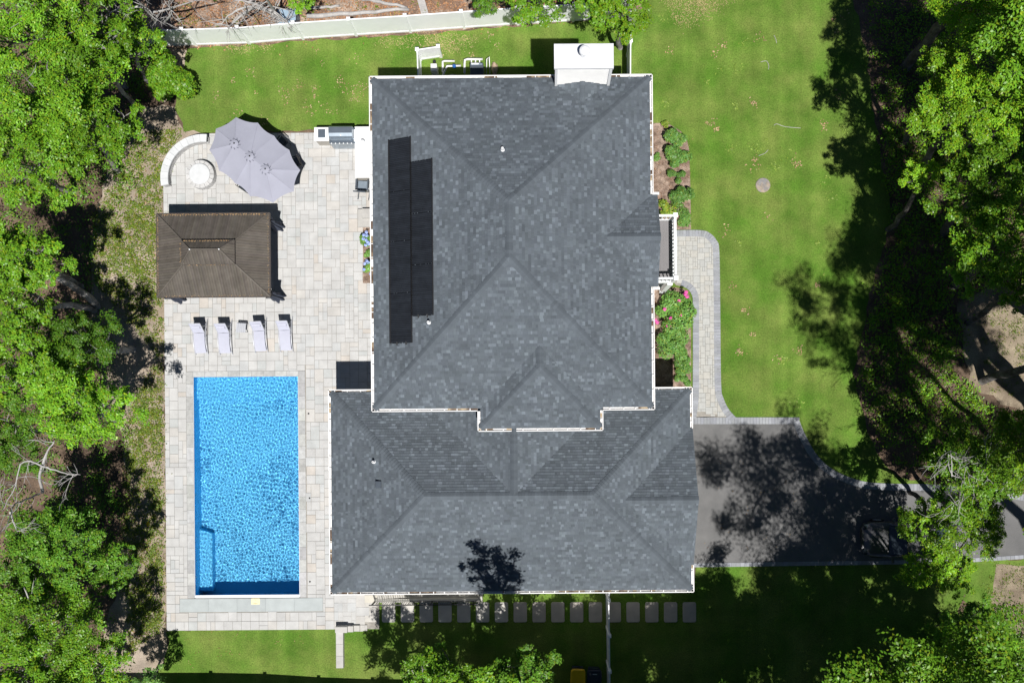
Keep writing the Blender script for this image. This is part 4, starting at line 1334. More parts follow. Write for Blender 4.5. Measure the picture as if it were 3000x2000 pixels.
# ------------------------------------------------------------------ seat wall and fire pit
SW = thing('seat_wall', 'curved pale stone seat wall at the patio corner', 'wall', (FPC.x - 1.6, FPC.y + 1.2, ZP))
C_ = W(597, 520, 0.5)
a0, a1 = math.radians(85), math.radians(191)
Ro, Ri = 2.17 * (1 - .5 / H), 1.79 * (1 - .5 / H)
n = 11
for i in range(n):
    s0 = a0 + (a1 - a0) * i / n + .002; s1 = a0 + (a1 - a0) * (i + 1) / n - .002
    P_ = [(C_.x + Ro * math.cos(a), C_.y + Ro * math.sin(a)) for a in np.linspace(s0, s1, 5)] + [(C_.x + Ri * math.cos(a), C_.y + Ri * math.sin(a)) for a in np.linspace(s1, s0, 5)]
    t = rnd.uniform(.95, 1.05)
    b = MB(); b.prism(P_, ZP + .42, ZP + .50, (t, t, t), 0.0); b.build('cap_stone', M_capstone, SW)
for row in range(3):
    n = 17
    for i in range(n):
        s0 = a0 + .012 + (a1 - a0 - .024) * (i + (0.5 if row % 2 else 0)) / n + .002; s1 = a0 + .012 + (a1 - a0 - .024) * (i + 1 + (0.5 if row % 2 else 0)) / n - .002
        s1 = min(s1, a1 - .012)
        if s1 - s0 < .01: continue
        ro, ri = Ro - .045, Ri + .045
        P_ = [(C_.x + ro * math.cos(a), C_.y + ro * math.sin(a)) for a in (s0, s1)] + [(C_.x + ri * math.cos(a), C_.y + ri * math.sin(a)) for a in (s1, s0)]
        t = rnd.uniform(.75, 1.1)
        b = MB(); b.prism(P_, ZP + .14 * row + .002, ZP + .14 * row + .138, (t, t, t)); b.build('block', M_stone, SW)
f = W(596, 517, 0.0)
FP = thing('fire_pit', 'round stone fire pit with a pale flat lid', 'fire pit', (f.x, f.y, ZP))
R1, R0 = 0.70, 0.47
for row in range(3):
    n = 16
    for i in range(n):
        s0 = 2 * math.pi * (i + .5 * (row % 2)) / n + .012; s1 = 2 * math.pi * (i + 1 + .5 * (row % 2)) / n - .012
        P_ = [(f.x + R1 * math.cos(a), f.y + R1 * math.sin(a)) for a in np.linspace(s0, s1, 3)] + [(f.x + R0 * math.cos(a), f.y + R0 * math.sin(a)) for a in np.linspace(s1, s0, 3)]
        t = rnd.uniform(.92, 1.2)
        b = MB(); b.prism(P_, ZP + .13 * row + .002, ZP + .13 * row + .128, (t, t, t)); b.build('block', M_stone, FP)
b = MB(); b.lathe((f.x, f.y, ZP + .40), [(0.50, 0), (0.52, .02), (0.52, .045), (0.50, .06), (0.0, .072)], 40, cap=False); b.build('lid', M_capstone, FP)

# ------------------------------------------------------------------ outdoor kitchen
ZK = 0.97
KT = thing('kitchen_counter', 'L-shaped outdoor kitchen counter with bright white top', 'counter', W(1040, 440, 0))
k0 = W(920.5, 413.5, ZK); k1 = W(962, 373, ZK); k2 = W(1040, 521, ZK); k3 = W(1081.5, 371, ZK)
b = MB(); b.prism([(k0.x, k0.y), (k1.x + .02, k0.y), (k1.x + .02, k1.y), (k0.x, k1.y)], ZK - .05, ZK); b.build('worktop', M_counter, KT, bevel=.006)
b = MB(); b.prism([(k2.x, k2.y), (k3.x, k2.y), (k3.x, k3.y), (k2.x, k3.y)], ZK - .05, ZK + .001); b.build('worktop', M_counter, KT, bevel=.006)
b = MB(); b.prism([(k0.x + .04, k0.y + .05), (k2.x, k0.y + .05), (k2.x, k1.y - .03), (k0.x + .04, k1.y - .03)], ZP, ZK - .05, (.9, .88, .84)); b.build('base', M_concrete, KT)
b = MB(); b.prism([(k2.x + .04, k2.y + .04), (k3.x - .02, k2.y + .04), (k3.x - .02, k3.y - .03), (k2.x + .04, k3.y - .03)], ZP, ZK - .05, (.9, .88, .84)); b.build('base', M_concrete, KT)
p = W(1068, 414, ZK + .1)
b = MB(); b.tube([(p.x, p.y, ZK), (p.x, p.y, ZK + .24), (p.x - .04, p.y + .02, ZK + .30), (p.x - .13, p.y + .03, ZK + .28), (p.x - .15, p.y + .03, ZK + .22)], .016, 8); b.build('faucet', M_steel, KT)
b = MB(); s0 = W(932, 404, ZK); s1 = W(953, 379, ZK); b.prism([(s0.x, s0.y), (s1.x, s0.y), (s1.x, s1.y), (s0.x, s1.y)], ZK - .02, ZK + .03); b.build('side_burner', M_steel, KT, bevel=.01)
GR = thing('gas_grill', 'stainless steel gas grill set in the outdoor counter', 'grill', W(1000, 400, 0))
q0 = W(964, 416, 1.05); q1 = W(1036, 369, 1.25)
xx0, xx1, yy0, yy1 = q0.x, q1.x - .02, q0.y, q1.y
b = MB(); b.prism([(xx0, yy0 - .06), (xx1 + .04, yy0 - .06), (xx1 + .04, yy1), (xx0, yy1)], ZP + .02, ZK + .02); b.build('body', M_steel, GR, bevel=.01)
b = MB(); pr = [(yy0 + .16, ZK + .02), (yy0 + .13, ZK + .16), (yy0 + .20, ZK + .27), (yy0 + .36, ZK + .34), (yy1 - .06, ZK + .35), (yy1, ZK + .26), (yy1, ZK + .02)]
vs = [(xx0 + .03, y, z) for y, z in pr] + [(xx1 - .05, y, z) for y, z in pr]; m_ = len(pr)
b.add(vs, [tuple(range(m_))[::-1], tuple(range(m_, 2 * m_))] + [(k, (k + 1) % m_, m_ + (k + 1) % m_, m_ + k) for k in range(m_)]); b.build('hood', M_steel, GR, bevel=.015)
b = MB(); b.tube([(xx0 + .1, yy0 + .10, ZK + .17), (xx1 - .12, yy0 + .10, ZK + .17)], .018, 8); b.build('handle', M_steel, GR)
b = MB(); b.prism([(xx0 + .05, yy0 - .06), (xx1 - .02, yy0 - .06), (xx1 - .02, yy0 + .1), (xx0 + .05, yy0 + .1)], ZK + .02, ZK + .06); b.build('control_panel', M_steel, GR)
for k in range(6):
    b = MB(); x = xx0 + .12 + (xx1 - xx0 - .26) * k / 5; b.tube([(x, yy0 - .05, ZK + .07), (x, yy0 - .10, ZK + .085)], .028, 10); b.build('knob', M_white, GR)
b = MB(); b.lathe(((xx0 + xx1) / 2, yy0 + .25, ZK + .31), [(0.03, 0), (0.03, .012), (0.0, .014)], 12, cap=False); b.build('thermometer', M_white, GR)
b = MB(); b.bar((xx1 + .005, yy0 + .02, ZK + .03), (xx1 + .005, yy1 - .1, ZK + .03), .06, .03); b.build('rotisserie_rail', M_white, GR)

# ------------------------------------------------------------------ rocking chair, stoop
p = W(1064, 546, .4)
RC = thing('rocking_chair', 'dark slat-back rocking chair against the house wall', 'chair', (p.x, p.y, ZP), math.radians(-4))
b = MB(); b.box((0, 0.0, .42), (0.52, 0.50, 0.05), tint=(1.6, 1.6, 1.6)); b.build('seat', M_charcoal, RC, world=False, bevel=.02)
b = MB(); b.box((0, 0.02, .46), (0.46, 0.44, 0.06), tint=(2.6, 2.6, 2.5)); b.build('cushion', M_charcoal, RC, world=False, bevel=.025)
for sx in (-1, 1):
    b = MB(); b.bar((sx * .29, -.26, .62), (sx * .29, .26, .66), .07, .03); b.build('armrest', M_charcoal, RC, world=False)
    b = MB(); b.bar((sx * .27, .22, .06), (sx * .27, .22, .64), .04); b.build('leg', M_charcoal, RC, world=False)
    b = MB(); b.bar((sx * .27, -.2, .06), (sx * .28, -.46, 1.12), .045); b.build('back_post', M_charcoal, RC, world=False)
    b = MB(); b.tube([(sx * .27, -.62, .14), (sx * .27, -.3, .03), (sx * .27, .05, .0), (sx * .27, .4, .06)], .025, 6); b.build('rocker', M_charcoal, RC, world=False)
for k in range(6):
    b = MB(); x = -.2 + k * .08; b.bar((x, -.24, .46), (x, -.44, 1.08), .045, .03); b.build('back_slat', M_charcoal, RC, world=False)
b = MB(); b.bar((-.3, -.45, 1.10), (.3, -.45, 1.10), .05, .08); b.build('top_rail', M_charcoal, RC, world=False)
a = W(1047, 664, .3); c = W(1150, 610, .3)
STOOP = thing('door_stoop', 'grey stone doorstep slab beside the west wall', 'step', ((a.x + c.x) / 2, (a.y + c.y) / 2, ZP))
b = MB(); b.prism([(a.x, a.y), (c.x, a.y), (c.x, c.y), (a.x, c.y)], ZP, ZP + .16, (.93, .93, .93), .01); b.build('slab', M_concrete, STOOP)
b = MB(); m1 = W(1047, 640, .3).y; b.prism([(a.x + .25, m1), (c.x, m1), (c.x, c.y - .02), (a.x + .25, c.y - .02)], ZP + .16, ZP + .32, (.9, .9, .9), .01); b.build('upper_step', M_concrete, STOOP)

# ------------------------------------------------------------------ sun loungers and side table
def lounger():
    o = thing('sun_lounger', '', 'sun lounger', (0, 0, 0))
    wd_ = 0.27
    for sx in (-1, 1):
        pts = [(sx * .315, -.92, .02), (sx * .315, -.80, .13), (sx * .315, -.5, .27), (sx * .315, -.1, .345), (sx * .315, .3, .31), (sx * .315, .62, .18), (sx * .315, .86, .03)]
        b = MB(); b.tube([tuple(p) for p in smooth_path(pts, 5)], .022, 6); b.build('side_rail', M_alu, o, world=False, smooth=True)
    for y, z in ((-.78, .14), (-.1, .33), (.6, .19)):
        b = MB(); b.bar((-.315, y, z), (.315, y, z), .03); b.build('cross_bar', M_alu, o, world=False)
    prof = [(-.84, .16), (-.7, .235), (-.5, .305), (-.25, .35), (0, .365), (.14, .36)]
    b = MB(); vs = []
    for y, z in prof: vs += [(-wd_, y, z), (0, y, z - .012), (wd_, y, z)]
    b.add(vs, [(i * 3 + k, i * 3 + k + 1, i * 3 + k + 4, i * 3 + k + 3) for i in range(len(prof) - 1) for k in (0, 1)]); 
    b.add([(v[0], v[1], v[2] - .012) for v in vs], [(i * 3 + k + 3, i * 3 + k + 4, i * 3 + k + 1, i * 3 + k) for i in range(len(prof) - 1) for k in (0, 1)])
    b.build('seat_sling', M_sling, o, world=False, smooth=True)
    b = MB(); bp = [(.15, .36), (.30, .56), (.46, .78), (.56, .92)]; vs = []
    for y, z in bp: vs += [(-wd_, y, z), (0, y + .01, z - .008), (wd_, y, z)]
    b.add(vs, [(i * 3 + k, i * 3 + k + 1, i * 3 + k + 4, i * 3 + k + 3) for i in range(len(bp) - 1) for k in (0, 1)], (1.03, 1.03, 1.03))
    b.build('back_sling', M_sling, o, world=False, smooth=True)
    b = MB()
    for sx in (-1, 1): b.bar((sx * .28, .15, .355), (sx * .28, .565, .925), .028)
    b.bar((-.28, .565, .925), (.28, .565, .925), .028); b.build('back_frame', M_alu, o, world=False)
    b = MB(); vs = []
    for k in range(9):
        a = math.pi * k / 8; vs.append((.40 + .09 * math.cos(a) * .57 - .04 * math.sin(a), .70 + .09 * math.cos(a) * .82 + .045 * math.sin(a)))
    b.add([(-.2, y, z) for y, z in vs] + [(.2, y, z) for y, z in vs], [(k, k + 1, 10 + k, 9 + k) for k in range(8)] + [tuple(range(9))[::-1], tuple(range(9, 18))], (1.06, 1.06, 1.06))
    b.build('head_pillow', M_sling, o, world=False, smooth=False)
    for sx in (-1, 1):
        b = MB(); b.bar((sx * .28, .42, .72), (sx * .30, .52, .24), .02); b.build('prop_strut', M_alu, o, world=False)
    return o
L0 = lounger()
labs = ['leftmost of the four grey sun loungers above the pool', 'second sun lounger from the left, just left of the slatted side table',
        'third sun lounger from the left, just right of the slatted side table', 'rightmost of the four grey sun loungers above the pool']
for i, (px, py) in enumerate(((587, 985), (659, 985), (762, 979), (837, 977))):
    o = L0 if i == 0 else copy_tree(L0)
    p = W(px, py, .25); o.location = (p.x, p.y, ZP); o.rotation_euler.z = math.radians([1.2, 0.5, 2.0, 0.6][i])
    tag(o, labs[i], 'sun lounger', 'sun loungers in a row above the pool')
p = W(707, 959, .42)
TB = thing('side_table', 'small grey slatted side table between the loungers', 'table', (p.x, p.y, ZP), math.radians(-4))
for k in range(5):
    b = MB(); b.box((-.19 + .095 * k, -.02, .40), (.086, .46, .02), tint=(1, 1, 1)); b.build('slat', M_alu, TB, world=False)
for sx in (-1, 1):
    for sy in (-1, 1):
        b = MB(); b.bar((sx * .21, sy * .2, 0), (sx * .21, sy * .2, .385), .03); b.build('leg', M_alu, TB, world=False)
b = MB(); b.bar((-.22, .215, .37), (.22, .215, .37), .03, .05); b.bar((-.22, -.215, .37), (.22, -.215, .37), .03, .05); b.build('apron', M_charcoal, TB, world=False)

# ------------------------------------------------------------------ pool equipment behind the house
p = W(1272, 196, .5)
b = MB(); b.box((p.x, p.y - .1, .35), (.30, .36, .70)); 
AB = thing('control_box', 'small white control box with a dark round antenna', 'control box', (p.x, p.y - .1, 0))
b.build('cabinet', M_pvc, AB, bevel=.01)
b = MB(); b.lathe((p.x + .04, p.y + .16, .68), [(0.015, -.1), (0.015, 0), (.075, .01), (.085, .05), (.06, .09), (0, .1)], 14, cap=False); b.build('antenna', M_black, AB)
FL = thing('pool_filter', 'dark pool filter tank under white pipe loops', 'filter', (*W(1327, 236, .6)[:2], 0))
f = wloc(FL)
b = MB(); b.lathe((f.x, f.y, 0), [(.30, 0), (.31, .1), (.31, .55), (.27, .72), (.15, .82), (0, .85)], 24, cap=False); b.build('tank', M_charcoal, FL, smooth=True)
q = W(1330, 192, .75)
b = MB(); b.lathe((q.x, q.y, .55), [(.06, 0), (.09, .05), (.09, .16), (.06, .2), (.03, .24), (0, .25)], 16, cap=False); b.build('valve', M_blue, FL)
def pipe(name, par, pts, r=.045, m=M_pvc):
    b = MB(); P_ = [W(x, y, z) for x, y, z in pts]; b.tube(P_, r, 10); return b.build(name, m, par, smooth=True)
pipe('pipe', FL, [(1297, 212, .15), (1297, 180, .45), (1302, 179.5, .5), (1332, 179.5, .5)], .05)
pipe('pipe', FL, [(1297, 222, .3), (1310, 194, .55), (1350, 193, .55)], .05)
HT = thing('pool_heater', 'dark pool heater cabinet with white pipe manifold on top', 'heater', (*W(1398, 225, .6)[:2], 0))
f = wloc(HT)
b = MB(); b.box((f.x, f.y + .2, .45), (.66, .75, .90)); b.build('cabinet', M_charcoal, HT, bevel=.03)
b = MB(); b.box((f.x, f.y + .5, .905), (.56, .10, .015), tint=(3, 3, 3)); b.build('display', M_charcoal, HT)
for dx in (-.18, 0.0):
    b = MB(); b.box((f.x + dx * 1.0 - .02, f.y + .52, .916), (.10 if dx < 0 else .24, .07, .008)); b.build('label_plate', M_white, HT)
pipe('pipe', HT, [(1361, 214, .1), (1361, 188, .55), (1362, 176, .62), (1370, 174, .64), (1414, 174, .64)], .055)
for x in (1381, 1393, 1405):
    pipe('pipe', HT, [(x, 175, .62), (x, 186, .62)], .035)
VL = thing('pipe_stand', 'slim white pipe loop right of the pool heater', 'pipes', (*W(1430, 205, 0)[:2], 0))
pipe('pipe', VL, [(1425, 216, .05), (1426, 190, .6), (1426, 174, .7), (1433, 167, .72), (1434.5, 190, .6), (1435, 216, .05)], .025)
b = MB(); q = W(1449, 200, .1)
rr = random.Random(4)
for i in range(7):
    for j in range(9): pass
vs = []; n1, n2 = 7, 12
for i in range(n1):
    ph = math.pi * .5 * i / (n1 - 1)
    for j in range(n2):
        a = 2 * math.pi * j / n2; r = (1 + .16 * math.sin(3 * a + i) + rr.uniform(-.06, .06))
        vs.append((q.x + .17 * math.cos(ph) * math.cos(a) * r, q.y + .34 * math.cos(ph) * math.sin(a) * r, .22 * math.sin(ph)))
b.add(vs, [(i * n2 + j, i * n2 + (j + 1) % n2, (i + 1) * n2 + (j + 1) % n2, (i + 1) * n2 + j) for i in range(n1 - 1) for j in range(n2)])
single(b, 'boulder', M_soil, 'tan boulder on the lawn right of the pipe loop', 'rock', (q.x, q.y, 0), smooth=True)

# ------------------------------------------------------------------ basement stairwell with railing, stepped wall, bins, small things
SWL = thing('basement_stairwell', 'concrete basement stairwell with thin black railing along south wall', 'stairwell', (*W(1250, 1755)[:2], 0))
y0_ = W(1250, 1761).y; y1_ = LY0 + IN - .03; x0_ = W(1100, 1755).x; x1_ = W(1405, 1755).x
for nm, poly in (('kerb', [(x0_, y0_), (x1_, y0_), (x1_, y0_ + .16), (x0_, y0_ + .16)]), ('kerb', [(x1_, y0_), (x1_ + .16, y0_), (x1_ + .16, y1_), (x1_, y1_)])):
    b = MB(); b.prism(poly, 0, .16, (1.1, 1.1, 1.05)); b.build(nm, M_concrete, SWL)
b = MB(); b.prism([(x0_, y0_ + .16), (x1_, y0_ + .16), (x1_, y1_), (x0_, y1_)], 0.0, 0.03, (.8, .79, .74)); b.build('landing', M_concrete, SWL)
for k in range(5):
    b = MB(); xa = x0_ + .1 + k * .28; b.prism([(xa, y0_ + .17), (xa + .26, y0_ + .17), (xa + .26, y1_), (xa, y1_)], 0.03, .05 + .02 * (4 - k), (.95, .94, .9)); b.build('step', M_concrete, SWL)
ry = y0_ + .06; rz_ = 1.02
def rail(p, q, w_=.035): b = MB(); b.bar(p, q, w_); b.build('rail', M_black, SWL)
rail((x0_ - .12, ry, rz_), (x1_ + .08, ry, rz_), .045); rail((x0_, ry, .24), (x1_ + .06, ry, .24), .025)
rail((x1_ + .08, ry, rz_), (x1_ + .08, y1_, rz_)); rail((x0_ + .3, y1_ - .05, rz_ - .5), (x0_ + 2.2, y1_ - .05, rz_ - .05), .04)
for x in (x0_, x0_ + 2.9, x1_ + .06):
    b = MB(); b.bar((x, ry, .1), (x, ry, rz_), .05); b.build('post', M_black, SWL)
b = MB(); n = 46
for i in range(n):
    x = x0_ + (x1_ - x0_) * (i + .5) / n; b.bar((x, ry, .22), (x, ry, rz_), .016)
b.build('balusters', M_black, SWL, kind='stuff')
WP = thing('stepped_wall', 'low grey stone wall with a stepped end at the patio corner', 'wall', (*W(1000, 1835)[:2], 0))
x0_ = W(988, 1835).x; x1_ = W(1009, 1840).x; yT = W(1000, 1829).y; yM = W(1000, 1846).y; yB = W(1000, 1951).y
ys = np.linspace(yM, yB, 4)
for k in range(3):
    t = rnd.uniform(.96, 1.04); b = MB(); b.prism([(x0_, ys[k] - .003), (x1_, ys[k] - .003), (x1_, ys[k + 1] + .003), (x0_, ys[k + 1] + .003)], 0, .30, (t, t, t * 1.02), .008); b.build('block', M_concrete, WP)
xs_ = [x0_, W(1009, 0).x, W(1025, 0).x, W(1042, 0).x, W(1063, 0).x]
for k, hz in enumerate((.44, .30, .17, .075)):
    b = MB(); b.prism([(xs_[k] + .002, yM), (xs_[k + 1] - .002, yM), (xs_[k + 1] - .002, yT), (xs_[k] + .002, yT)], 0, ZP + hz - .04, (1, 1, 1), .006); b.build('block', M_concrete, WP)
a = W(992, 1848); c = W(1063, 1742)
b = MB(); b.prism([(a.x, a.y), (c.x, a.y), (c.x, c.y), (a.x, c.y)], 0.0, ZP - .01, (1.0, 1.0, 1.0))
tag(b.build('side_landing', M_concrete), kind='structure')
b = MB(); a = W(1063, 1764); c = W(1105, 1742); b.prism([(a.x, a.y), (c.x, a.y), (c.x, c.y), (a.x, c.y)], 0.0, .05, (1.15, 1.12, 1.02)); tag(b.build('side_landing', M_concrete), kind='structure')

def bin_(px, py, m_lid, m_body, label, mark=False):
    p = W(px, py, 1.0)
    o = thing('wheelie_bin', label, 'bin', (p.x, p.y, 0), math.radians(-2), 'bins by the white fence')
    b = MB(); vs = []
    for z, s in ((.05, .40), (.95, .5)):
        for dx, dy in ((-1, -1), (1, -1), (1, 1), (-1, 1)): vs.append((dx * s * .66, dy * s * .78, z))
    b.add(vs, [(3, 2, 1, 0), (4, 5, 6, 7), (0, 1, 5, 4), (1, 2, 6, 5), (2, 3, 7, 6), (3, 0, 4, 7)]); b.build('body', m_body, o, world=False, bevel=.02)
    b = MB(); vs = []
    for z, s in ((.95, 1.0), (1.0, 1.0), (1.05, .88)):
        for k in range(16):
            a = 2 * math.pi * (k + .5) / 16; sx = abs(math.cos(a)) ** .35 * math.copysign(1, math.cos(a)); sy = abs(math.sin(a)) ** .35 * math.copysign(1, math.sin(a))
            vs.append((sx * .37 * s, sy * .43 * s, z))
    b.add(vs, [(j * 16 + k, j * 16 + (k + 1) % 16, (j + 1) * 16 + (k + 1) % 16, (j + 1) * 16 + k) for j in range(2) for k in range(16)] + [tuple(range(32, 48))]); b.build('lid', m_lid, o, world=False)
    for sx in (-1, 1):
        b = MB(); b.tube([(sx * .26, -.36, .12), (sx * .32, -.36, .12)], .12, 14); b.build('wheel', M_rubber, o, world=False)
    b = MB(); b.bar((-.28, .44, .93), (.28, .44, .93), .035); b.build('handle', m_body, o, world=False)
    if mark:
        b = MB(); b.box((0.02, .22, 1.054), (.22, .045, .006)); b.build('lid_mark', M_alu, o, world=False)
bin_(1693, 1984, M_yellow, M_navy, 'wheelie bin with a bright yellow lid by the white fence')
bin_(1741, 1986, M_navy, M_navy, 'navy blue wheelie bin right of the yellow-lidded one', True)
a = W(736.5, 1769.5, .07); c = W(761, 1751.5, .07)
SGN = thing('deck_sign', 'small cream yellow notice plate on the pool cover lid', 'sign', ((a.x + c.x) / 2, (a.y + c.y) / 2, ZP + .009))
b = MB(); b.prism([(a.x, a.y), (c.x, a.y), (c.x, c.y), (a.x, c.y)], ZP + .009, ZP + .02); b.build('plate', M_sign, SGN)
b = MB(); mx_ = (a.x + c.x) / 2; b.box((mx_, c.y - .08, ZP + .0215), (.016, .07, .003)); b.box((mx_, a.y + .05, ZP + .0215), (.22, .02, .003)); b.build('marking', M_gutdirt, SGN)
p = W(434, 1534); b = MB(); b.box((p.x, p.y, .03), (.17, .19, .012), .5); single(b, 'yellow_card', M_yellow, 'small yellow square marker lying on the bare dirt', 'marker', (p.x, p.y, 0.024))
p = W(2235, 543); b = MB(); b.lathe((p.x, p.y, 0), [(.37, 0), (.37, .035), (.34, .05), (0, .055)], 28, cap=False)
single(b, 'round_cover', M_coverstone, 'round grey stone cover set in the east lawn', 'cover', (p.x, p.y, 0))
p = W(840, 44, .9); GB = thing('utility_box', 'grey green utility box standing behind the back fence', 'utility box', (p.x, p.y - .1, 0))
b = MB(); b.box((p.x, p.y - .1, .45), (.85, .7, .9), tint=(3.2, 3.6, 3.6)); b.build('cabinet', M_charcoal, GB, bevel=.03)
b = MB(); b.box((p.x, p.y - .1, .93), (.92, .76, .06), tint=(4.2, 4.6, 4.6)); b.build('lid', M_charcoal, GB, bevel=.02)
for i, (px, py) in enumerate(((905, 1211), (908, 1458), (909, 1702))):
    p = W(px, py); b = MB(); b.lathe((p.x, p.y, ZP + .004), [(.045, 0), (.045, .006), (.03, .008), (0, .009)], 14, cap=False)
    single(b, 'deck_anchor', M_black, ['top', 'middle', 'bottom'][i] + ' one of three small black deck anchors right of pool', 'anchor', (p.x, p.y, ZP + .002), 'deck anchors')

# ------------------------------------------------------------------ car on the driveway, mostly below the tree
def car():
    p = W(2524, 1578, .6)
    o = thing('parked_car', 'grey car parked on the driveway half hidden below a tree', 'car', (p.x, p.y, 0.016), math.radians(-1))
    # local x: 0 = front bumper, +x = rearwards ; lofted sections
    sec = [(0.0, .55, .32, .60), (0.12, .78, .25, .74), (0.5, .88, .22, .84), (1.25, .91, .22, .96), (1.40, .91, .22, 1.00), (3.9, .91, .22, 1.02), (4.45, .88, .25, .98), (4.7, .74, .35, .80)]
    b = MB(); vs = []; n = 12
    for x, hw, z0, z1 in sec:
        for k in range(n):
            a = 2 * math.pi * (k + .5) / n
            cx = math.copysign(abs(math.cos(a)) ** .45, math.cos(a)); cz = math.copysign(abs(math.sin(a)) ** .55, math.sin(a))
            vs.append((x, hw * cx, (z0 + z1) / 2 + (z1 - z0) / 2 * cz))
    fs = [(i * n + k, i * n + (k + 1) % n, (i + 1) * n + (k + 1) % n, (i + 1) * n + k) for i in range(len(sec) - 1) for k in range(n)] + [tuple(range(n)), tuple(range((len(sec) - 1) * n, len(sec) * n))[::-1]]
    b.add(vs, fs); b.build('body', M_car, o, world=False, smooth=True)
    cab = [(1.20, .78, .97), (1.95, .64, 1.42), (3.3, .64, 1.46), (4.25, .74, 1.0)]
    b = MB(); vs = []
    for x, hw, z in cab: vs += [(x, -hw, z), (x, hw, z)]
    vs += [(1.3, -.84, .96), (1.3, .84, .96), (4.2, -.84, .98), (4.2, .84, .98)]
    b.add(vs, [(2, 3, 5, 4), (0, 2, 8), (4, 6, 10), (8, 2, 4, 10), (9, 11, 5, 3), (1, 9, 3), (5, 11, 7)]); b.build('cabin', M_car, o, world=False)
    b = MB(); b.add([(1.22, -.74, .985), (1.22, .74, .985), (1.93, .60, 1.415), (1.93, -.60, 1.415)], [(0, 1, 2, 3)])
    b.v = [(x, y, z + .012) for x, y, z in b.v]; b.build('windscreen', M_glass, o, world=False)
    b = MB(); b.add([(3.34, -.60, 1.455), (3.34, .60, 1.455), (4.2, .70, 1.02), (4.2, -.70, 1.02)], [(0, 1, 2, 3)]); b.v = [(x, y, z + .012) for x, y, z in b.v]; b.build('rear_window', M_glass, o, world=False)
    for sy in (-1, 1):
        b = MB(); b.box((1.42, sy * 1.0, 1.02), (.14, .22, .15)); b.build('wing_mirror', M_car, o, world=False, bevel=.04)
        b = MB(); b.box((.16, sy * .62, .70), (.22, .30, .10)); b.build('headlight', M_glass, o, world=False, bevel=.03)
        for x in (.85, 3.75):
            b = MB(); b.tube([(x, sy * .72, .33), (x, sy * .93, .33)], .33, 20); w_ = b.build('wheel', M_rubber, o, world=False)
            b = MB(); b.tube([(x, sy * .90, .33), (x, sy * .94, .33)], .21, 16); b.build('rim', M_alu, w_, world=False)
    return o
car()

# ------------------------------------------------------------------ vegetation
def leaf_mesh(name, P, Nn, size, tint, m, rng, aspect=0.5):
    n = len(P)
    Nn = Nn / np.linalg.norm(Nn, axis=1, keepdims=True)
    R = rng.normal(size=(n, 3))
    T = np.cross(Nn, R); T /= np.linalg.norm(T, axis=1, keepdims=True)
    S = np.cross(Nn, T)
    l = size[:, None]; w_ = l * aspect * 0.5
    v = np.empty((n, 4, 3))
    v[:, 0] = P - T * l * .5
    v[:, 1] = P + S * w_ + Nn * l * .10
    v[:, 2] = P + T * l * .5 - Nn * l * .06
    v[:, 3] = P - S * w_ + Nn * l * .10
    me = bpy.data.meshes.new(name)
    me.vertices.add(n * 4); me.vertices.foreach_set('co', v.astype(np.float32).ravel())
    me.loops.add(n * 4); me.loops.foreach_set('vertex_index', np.arange(n * 4, dtype=np.int32))
    me.polygons.add(n); me.polygons.foreach_set('loop_start', np.arange(0, n * 4, 4, dtype=np.int32))
    at = me.attributes.new('tint', 'FLOAT_COLOR', 'FACE')
    c = np.ones((n, 4), np.float32); c[:, :3] = tint
    at.data.foreach_set('color', c.ravel())
    me.update(); me.materials.append(m)
    return me

def leaf_tints(n, rng, lo=0.7, hi=1.3, yel=0.12):
    k = rng.uniform(lo, hi, n)
    t = np.stack([k, k, k], 1)
    y = rng.random(n) < yel
    t[y, 0] *= 1.5; t[y, 2] *= 0.8
    d = rng.random(n) < 0.25
    t[d] *= np.array([0.8, 0.95, 1.1])
    return t

